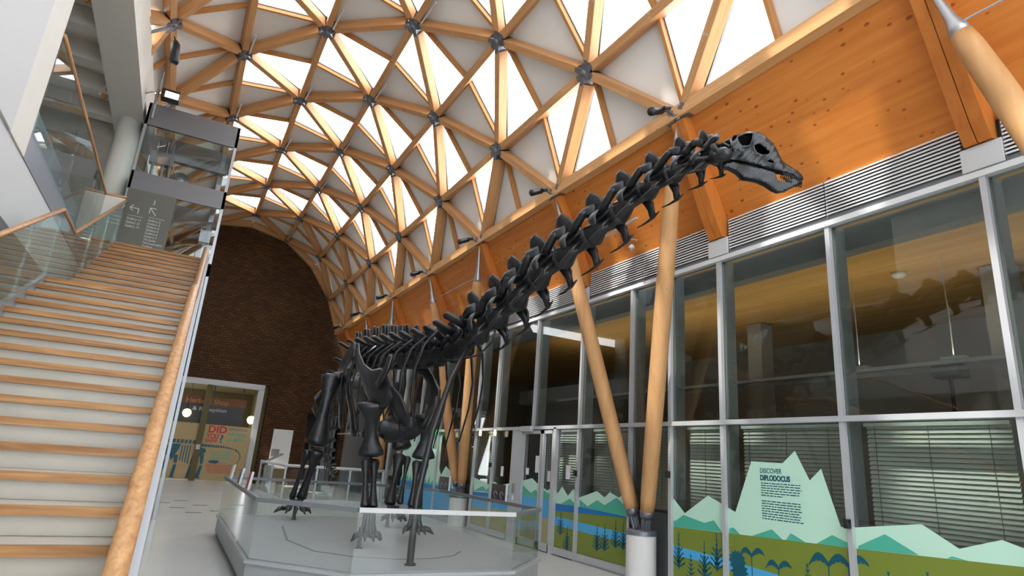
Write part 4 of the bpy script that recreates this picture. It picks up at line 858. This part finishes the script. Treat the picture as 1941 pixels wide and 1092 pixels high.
# tail
T = [Vector(v) for v in ((3.02, 13.0, 3.22), (2.98, 13.35, 3.02), (2.98, 13.7, 2.78), (3.0, 14.0, 2.52), (3.05, 14.3, 2.25), (3.12, 14.6, 1.98), (3.2, 14.9, 1.72), (3.3, 15.2, 1.5), (3.42, 15.55, 1.32), (3.56, 15.9, 1.18), (3.7, 16.3, 1.08), (3.86, 16.7, 1.0))]
T.insert(0, D[-1] + Vector((-.02, .2, -.05)))
for i in range(1, len(T)):
    t = T[i - 1] - (T[i + 1] if i + 1 < len(T) else T[i] * 2 - T[i - 1]); sc = 1 - .055 * i
    vertebra(T[i], t, t.length / 2 * .95, .36 * sc, .22 * sc, 's', 'tail_vertebra')
    f_, l_, u_ = frame(t); q = T[i] - f_ * .1 - u_ * .12 * sc
    MB().loft([q, q - u_ * .18 * sc - f_ * .06, q - u_ * .36 * sc - f_ * .14], [.03 * sc, .024 * sc, .015 * sc], n=6).build('chevron', 'bone', sk, True)
# ribs
for i in range(1, 10):
    p = D[i]
    for sg in (-1, 1):
        w_ = .52 + .12 * sin(pi * i / 9); ln_ = 1.05 + .35 * sin(pi * i / 9)
        bx = Vector((p.x - .05 * (1 if i < 5 else 0), p.y, p.z))
        P_ = [bx + Vector((sg * .10, 0, .12)), bx + Vector((sg * .30, 0, .24)), bx + Vector((sg * w_ * .85, .04, .02)), bx + Vector((sg * w_, .10, -.35)), bx + Vector((sg * w_ * .98, .14, -.75)), bx + Vector((sg * w_ * .8, .16, -ln_))]
        MB().loft(P_, [(.02, .035), (.02, .04), (.018, .04), (.016, .034), (.014, .028), (.010, .016)], (1, 0, 0), 8).build('rib', 'bone', sk, True)
def bone(name, pts, rad, ref=(1, 0, 0), n=14):
    return MB().loft(pts, rad, ref, n).build(name, 'bone', sk, True)
def longbone(name, a, b, r0, r1, rs, ref=(1, 0, 0), flat_=.7, bend=(0, 0, 0)):
    a = Vector(a); b = Vector(b); bd = Vector(bend); pts = []; rad = []
    for t, r in ((0, r0 * .6), (.025, r0 * .95), (.08, r0), (.2, (r0 + rs) * .52), (.38, rs), (.6, rs), (.78, (r1 + rs) * .5), (.9, r1 * .95), (.965, r1), (1, r1 * .65)):
        pts.append(a.lerp(b, t) + bd * sin(pi * t)); rad.append((r, r * flat_))
    return bone(name, pts, rad, ref)
# shoulder girdles, front limbs
def scapula(pts, rad, name='shoulder_blade'): return bone(name, pts, rad, (0, -.6, 1), 12)
# right side of the animal (left in view)
bone('shoulder_blade', [(2.62, 10.9, 3.32), (2.56, 10.6, 3.28), (2.50, 10.2, 3.10), (2.50, 9.8, 2.88), (2.55, 9.5, 2.68), (2.62, 9.25, 2.56), (2.72, 9.02, 2.50), (2.78, 8.88, 2.48)], [(.08, .02), (.17, .025), (.12, .03), (.11, .035), (.20, .05), (.33, .06), (.24, .05), (.08, .03)], (0, -.55, 1))
bone('shoulder_knob', [(2.60, 9.15, 2.6), (2.66, 9.0, 2.85), (2.68, 8.95, 3.02), (2.68, 8.94, 3.06)], [(.14, .05), (.09, .045), (.07, .045), (.03, .02)], (0, 1, 0))
bone('coracoid', [(2.72, 9.1, 2.55), (2.85, 8.9, 2.35), (2.98, 8.82, 2.12), (3.02, 8.82, 2.02)], [(.16, .05), (.22, .05), (.17, .045), (.06, .03)], (0, -1, .3))
longbone('upper_arm_bone', (2.585, 9.3, 2.36), (2.73, 9.5, 1.56), .23, .20, .085, (1, -.25, 0), .5)
for dx, dy in ((-.075, 0), (.075, .06)): longbone('forearm_bone', (2.73 + dx, 9.48 + dy, 1.51), (2.67 + dx * .8, 9.02 + dy * .4, .86), .085, .07, .042, (1, 0, 0), .85)
# left side of the animal (right in view)
bone('shoulder_blade', [(3.62, 10.9, 3.28), (3.66, 10.5, 3.22), (3.72, 10.2, 3.05), (3.74, 9.9, 2.85), (3.72, 9.65, 2.62), (3.66, 9.45, 2.46), (3.58, 9.2, 2.36), (3.55, 9.1, 2.33)], [(.08, .02), (.16, .025), (.12, .03), (.11, .035), (.19, .05), (.28, .06), (.20, .05), (.06, .03)], (0, -.55, 1))
bone('coracoid', [(3.55, 9.25, 2.45), (3.45, 9.05, 2.25), (3.36, 8.98, 2.06), (3.33, 8.98, 2.0)], [(.15, .05), (.2, .05), (.15, .045), (.06, .03)], (0, -1, .3))
longbone('upper_arm_bone', (3.60, 9.55, 2.28), (3.66, 9.72, 1.58), .22, .19, .085, (1, -.25, 0), .5)
for dx, dy in ((-.07, 0), (.07, .05)): longbone('forearm_bone', (3.62 + dx, 9.68 + dy, 1.54), (3.50 + dx * .8, 9.42 + dy * .4, .86), .08, .068, .040, (1, 0, 0), .85)
for sg, c in ((-1, (2.98, 9.3, 1.98)), (1, (3.2, 9.32, 2.0))):
    c = Vector(c); bone('breast_plate', [c + Vector((sg * -.02, 0, .16)), c + Vector((sg * .03, .0, .08)), c, c + Vector((sg * -.02, .12, -.12)), c + Vector((0, .2, -.18))], [(.1, .02), (.2, .03), (.24, .035), (.2, .03), (.06, .02)], (1, 0, 0))
# hip girdle
for sg in (-1, 1):
    cx = 3.14
    bone('hip_blade', [(cx + sg * .42, 11.45, 3.30), (cx + sg * .36, 11.7, 3.42), (cx + sg * .30, 12.1, 3.42), (cx + sg * .30, 12.5, 3.36), (cx + sg * .32, 12.85, 3.26), (cx + sg * .32, 12.95, 3.2)], [(.06, .03), (.2, .04), (.30, .05), (.26, .05), (.14, .04), (.05, .02)], (0, 0, 1))
    bone('pubis', [(cx + sg * .36, 12.1, 3.1), (cx + sg * .30, 11.95, 2.7), (cx + sg * .20, 11.8, 2.3), (cx + sg * .10 - .06, 11.68, 1.98), (cx + sg * .08 - .06, 11.65, 1.88)], [(.18, .06), (.12, .05), (.11, .05), (.17, .06), (.06, .03)], (0, 1, 0))
    bone('ischium', [(cx + sg * .34, 12.45, 3.05), (cx + sg * .26, 12.7, 2.7), (cx + sg * .14, 13.0, 2.3), (cx + sg * .08, 13.15, 2.1)], [(.14, .05), (.09, .045), (.08, .045), (.1, .05)], (0, 1, 0))
# hind limbs
longbone('thigh_bone', (2.54, 12.2, 3.03), (2.42, 12.05, 1.66), .20, .20, .10, (1, 0, 0), .62)
bone('thigh_head', [(2.50, 12.2, 2.94), (2.68, 12.2, 3.0), (2.78, 12.2, 3.0)], [.10, .11, .07], (0, 0, 1))
bone('thigh_crest', [(2.44, 12.35, 2.72), (2.36, 12.42, 2.55), (2.34, 12.42, 2.38), (2.40, 12.3, 2.2)], [(.04, .03), (.08, .05), (.08, .05), (.03, .02)], (0, 0, 1))
longbone('shin_bone', (2.46, 12.05, 1.60), (2.34, 12.35, .70), .14, .10, .06, (1, 0, 0), .8)
longbone('outer_shin_bone', (2.28, 12.08, 1.58), (2.18, 12.36, .70), .07, .06, .032, (1, 0, 0), .8)
longbone('thigh_bone', (3.72, 12.2, 3.02), (3.98, 11.75, 1.72), .20, .20, .10, (1, 0, 0), .62)
bone('thigh_head', [(3.74, 12.2, 2.94), (3.58, 12.2, 3.0), (3.48, 12.2, 3.0)], [.10, .11, .07], (0, 0, 1))
longbone('shin_bone', (3.93, 11.72, 1.63), (3.77, 11.5, .72), .14, .11, .06, (1, 0, 0), .8)
longbone('outer_shin_bone', (4.10, 11.72, 1.60), (3.97, 11.5, .74), .07, .06, .032, (1, 0, 0), .8)
DK = .35
def foot(c, ztop, r, n, fwd, claw, lift=.10, name='foot_bone'):
    c = Vector(c); fw = Vector(fwd).normalized(); si = Vector((fw.y, -fw.x, 0)); base = DK + lift
    for j in range(3):
        a = (j - 1) * .07; MB().loft([c + si * a + Vector((0, 0, ztop + .02)), c + si * a + Vector((0, 0, ztop - .05))], [.055, .05], (1, 0, 0), 10).build('ankle_bone', 'bone', sk, True)
    for j in range(n):
        a = (j - (n - 1) / 2) / ((n - 1) / 2); an = a * 1.15
        d = fw * cos(an) + si * sin(an); top = c + d * r * .45 + Vector((0, 0, ztop - .04)); bot = c + d * r + Vector((0, 0, base + .06))
        MB().loft([top, top.lerp(bot, .15), top.lerp(bot, .5), top.lerp(bot, .85), bot], [.03, .042, .026, .038, .03], (1, 0, 0), 8).build('foot_bone', 'bone', sk, True)
        big = claw and j == (0 if claw < 0 else n - 1); Lt = .20 if big else .11
        MB().loft([bot + Vector((0, 0, .0)), bot + d * .05 + Vector((0, 0, .02)), bot + d * Lt * .6 + Vector((0, 0, .0)), bot + d * Lt + Vector((0, 0, -.06))], [.035, .042, .04 if big else .03, .010], (0, 0, 1), 8).build('toe_bone', 'bone', sk, True)
foot((2.66, 8.98, 0), .84, .12, 5, (.25, -1, 0), 1, .10)
foot((3.50, 9.40, 0), .84, .12, 5, (.1, -1, 0), -1, .14)
foot((2.26, 12.32, 0), .68, .20, 5, (-.1, -1, 0), 1, .12)
foot((3.82, 11.42, 0), .70, .17, 5, (.35, -1, 0), 1, .12)
# steel supports
sp = sk
for x, y, z in ((2.545, 8.86, .62), (2.26, 12.30, .62), (3.76, 11.45, .62)):
    MB().loft([(x, y, .35), (x, y, .362), (x, y, .363), (x, y, z)], [.05, .05, .032, .032], (1, 0, 0), 10).build('support_post', 'black', sp)
MB().loft([(2.82, 7.55, .35), (2.82, 7.55, .36), (2.82, 7.555, .362), (2.84, 7.62, 1.1), (3.0, 7.72, 1.95), (3.22, 7.83, 2.65), (3.52, 8.0, 3.16)], [.075, .075, .045, .045, .042, .038, .035], (1, 0, 0), 12).build('neck_prop', 'black', sp, True)
MB().loft([(3.40, 7.9, 2.98), (3.58, 7.75, 3.04), (3.68, 7.55, 3.22), (3.66, 7.45, 3.36)], .016, n=6).build('prop_bracket', 'black', sp, True)
MB().loft([(3.40, 7.9, 2.98), (3.34, 8.2, 2.98), (3.38, 8.6, 3.05)], .016, n=6).build('prop_bracket', 'black', sp, True)
MB().loft([D[0] + Vector((0, 0, -.13)), D[3] + Vector((0, 0, -.13)), D[6] + Vector((0, 0, -.13)), D[10] + Vector((0, 0, -.13))], .03, n=8).build('spine_armature', 'black', sp, True)
# ---------------------------------------------------------------- skull (side profile with openings, curved over to the far side)
SC = 5.3 / F / 7.28; ya_ = radians(14)
SU = Rt * cos(ya_) - Fw * sin(ya_); SL = (Fw * cos(ya_) + Rt * sin(ya_)); SD = Dn
ORG = Vector(SK_O)
upper = [(268, 542), (285, 470), (330, 430), (300, 360), (300, 260), (330, 212), (390, 188), (470, 165), (560, 150), (640, 155), (720, 190), (780, 258), (840, 320), (870, 370), (910, 480), (960, 580), (1050, 650), (1150, 722), (1205, 790), (1212, 838), (1150, 830), (1060, 765), (950, 735), (850, 702), (700, 655), (550, 605), (400, 560)]
holes = [[(395, 232), (440, 202), (500, 180), (596, 188), (582, 280), (560, 362), (440, 362), (398, 300)], [(596, 372), (660, 352), (720, 400), (782, 468), (762, 502), (690, 500), (640, 470), (600, 425)], [(742, 588), (790, 570), (836, 598), (824, 616), (780, 608)]]
lower = [(200, 632), (262, 582), (330, 570), (400, 590), (550, 640), (700, 690), (850, 742), (860, 790), (880, 840), (960, 870), (1010, 850), (1040, 810), (1120, 850), (1190, 868), (1195, 895), (1130, 912), (1080, 935), (1000, 982), (900, 1000), (830, 962), (740, 882), (640, 832), (470, 792), (370, 695), (280, 642)]
def shell(poly, holes_, step_, width, name, mid=None):
    from mathutils.geometry import intersect_point_quad_2d
    def inside(p, P):
        c = False; j = len(P) - 1
        for i in range(len(P)):
            if (P[i][1] > p[1]) != (P[j][1] > p[1]) and p[0] < (P[j][0] - P[i][0]) * (p[1] - P[i][1]) / (P[j][1] - P[i][1]) + P[i][0]: c = not c
            j = i
        return c
    pts = []; loops = []
    def dens(P):
        out = []
        for i in range(len(P)):
            a = Vector(P[i]); b_ = Vector(P[(i + 1) % len(P)]); n_ = max(1, int((b_ - a).length / step_))
            out += [a.lerp(b_, t / n_) for t in range(n_)]
        return out
    for P in [poly] + holes_:
        L_ = dens(P); loops.append(list(range(len(pts), len(pts) + len(L_)))); pts += L_
    edges = [(l[i], l[(i + 1) % len(l)]) for l in loops for i in range(len(l))]
    xs = [p[0] for p in poly]; ys = [p[1] for p in poly]; x = min(xs)
    while x < max(xs):
        y = min(ys)
        while y < max(ys):
            q = (x + random.uniform(-5, 5), y + random.uniform(-5, 5))
            if inside(q, poly) and not any(inside(q, h) for h in holes_): pts.append(Vector(q))
            y += step_
        x += step_
    r = delaunay_2d_cdt(pts, edges, [], 0, 1e-3)
    vv, ff = r[0], [f for f in r[2] if inside(sum((r[0][i] for i in f), Vector((0, 0))) / len(f), poly) and not any(inside(sum((r[0][i] for i in f), Vector((0, 0))) / len(f), h) for h in holes_)]
    mb = MB()
    for sg in (-1, 1):
        vs_ = []
        for v in vv:
            wd = width(v.x, v.y)
            vs_.append(ORG + SU * (v.x * SC / cos(ya_)) + SD * (v.y * SC) + SL * (.09 + sg * wd))
        mb.add(vs_, [tuple(f) for f in ff])
    o = mb.build(name, 'bone', sk, True); md = o.modifiers.new('t', 'SOLIDIFY'); md.thickness = .011; md.offset = 0
    return o
def topline(x):
    P = [(268, 480), (300, 255), (390, 188), (560, 150), (720, 190), (780, 258), (870, 370), (960, 580), (1150, 722), (1212, 815)]
    for i in range(len(P) - 1):
        if x <= P[i + 1][0]: return P[i][1] + (P[i + 1][1] - P[i][1]) * (x - P[i][0]) / (P[i + 1][0] - P[i][0])
    return 838
def uw(x, y):
    W_ = .098 if x < 650 else .098 - .045 * (x - 650) / 560
    if x > 1120: W_ *= max(0.12, 1 - ((x - 1120) / 95) ** 2)
    h = max(0, min(1, (y - topline(x)) / 150)); return W_ * (1 - (1 - h) ** 2.2) * .95 + .004 + (.010 * sin(x * .023) * sin(y * .021) + .005 * sin(x * .06 + y * .05)) * h
def lw(x, y):
    W_ = .085 if x < 700 else .085 - .035 * (x - 700) / 500
    if x > 1100: W_ *= max(0.12, 1 - ((x - 1100) / 100) ** 2)
    return W_ + .004 * sin(x * .013 + y * .02) - .02 * abs((y - 800) / 260) ** 2
shell(upper, holes, 26, uw, 'skull'); shell(lower, [], 26, lw, 'lower_jaw')
def SP_(x, y, l): return ORG + SU * (x * SC / cos(ya_)) + SD * (y * SC) + SL * (.09 + l)
for sg in (-1, 1):
    MB().loft([SP_(592, 195, sg * .06), SP_(578, 280, sg * .085), SP_(545, 370, sg * .092), SP_(420, 400, sg * .094), (SP_(360, 330, sg * .088))], .009, n=7).build('eye_socket_ridge', 'bone', sk, True)
    MB().loft([SP_(380, 420, sg * .095), SP_(430, 440, sg * .103), SP_(455, 490, sg * .103), SP_(400, 520, sg * .10)], .012, n=7).build('cheek_ridge', 'bone', sk, True)
bone('braincase_filler', [SP_(310, 300, 0), SP_(340, 310, 0), SP_(430, 310, 0), SP_(560, 320, 0), SP_(700, 420, 0), (SP_(820, 560, 0))], [(.05, .06), (.08, .075), (.085, .06), (.085, .035), (.06, .02), (.02, .012)], SD).data.materials[0] = M['skull_shade']  # filler blacker than the bone, painting shade behind the eye opening
MB().prism([SP_(x, y, -.004) for x, y in ((330, 250), (420, 195), (560, 175), (700, 200), (830, 350), (900, 520), (950, 610), (900, 640), (700, 600), (540, 560), (400, 500), (330, 400))], SL * .008).build('skull_shade_sheet', 'skull_shade', sk)  # added black sheet, paints the inner shade and closes the see-through openings
bone('occipital_knob', [SP_(240, 420, 0), SP_(275, 410, 0), SP_(330, 400, 0)], [.02, .035, .05], SD)
a = MB()
for j in range(11):
    for sg in (-1, 1):
        x = 960 + 23 * j; wd = uw(min(x, 1195), 800) * .95; y = 745 + (x - 960) * .36
        a.loft([SP_(x, y, sg * wd), SP_(x + 4, y + 34, sg * wd), SP_(x + 10, y + 60, sg * wd * .95)], [.0055, .005, .002], n=5)
        a.loft([SP_(x - 4, y + 110, sg * wd * .95), SP_(x + 4, y + 70, sg * wd * .95)], [.005, .0025], n=5)
a.build('teeth', 'bone', sk, True)
# drop helper properties
for o in scene.objects:
    if '_base' in o: del o['_base']
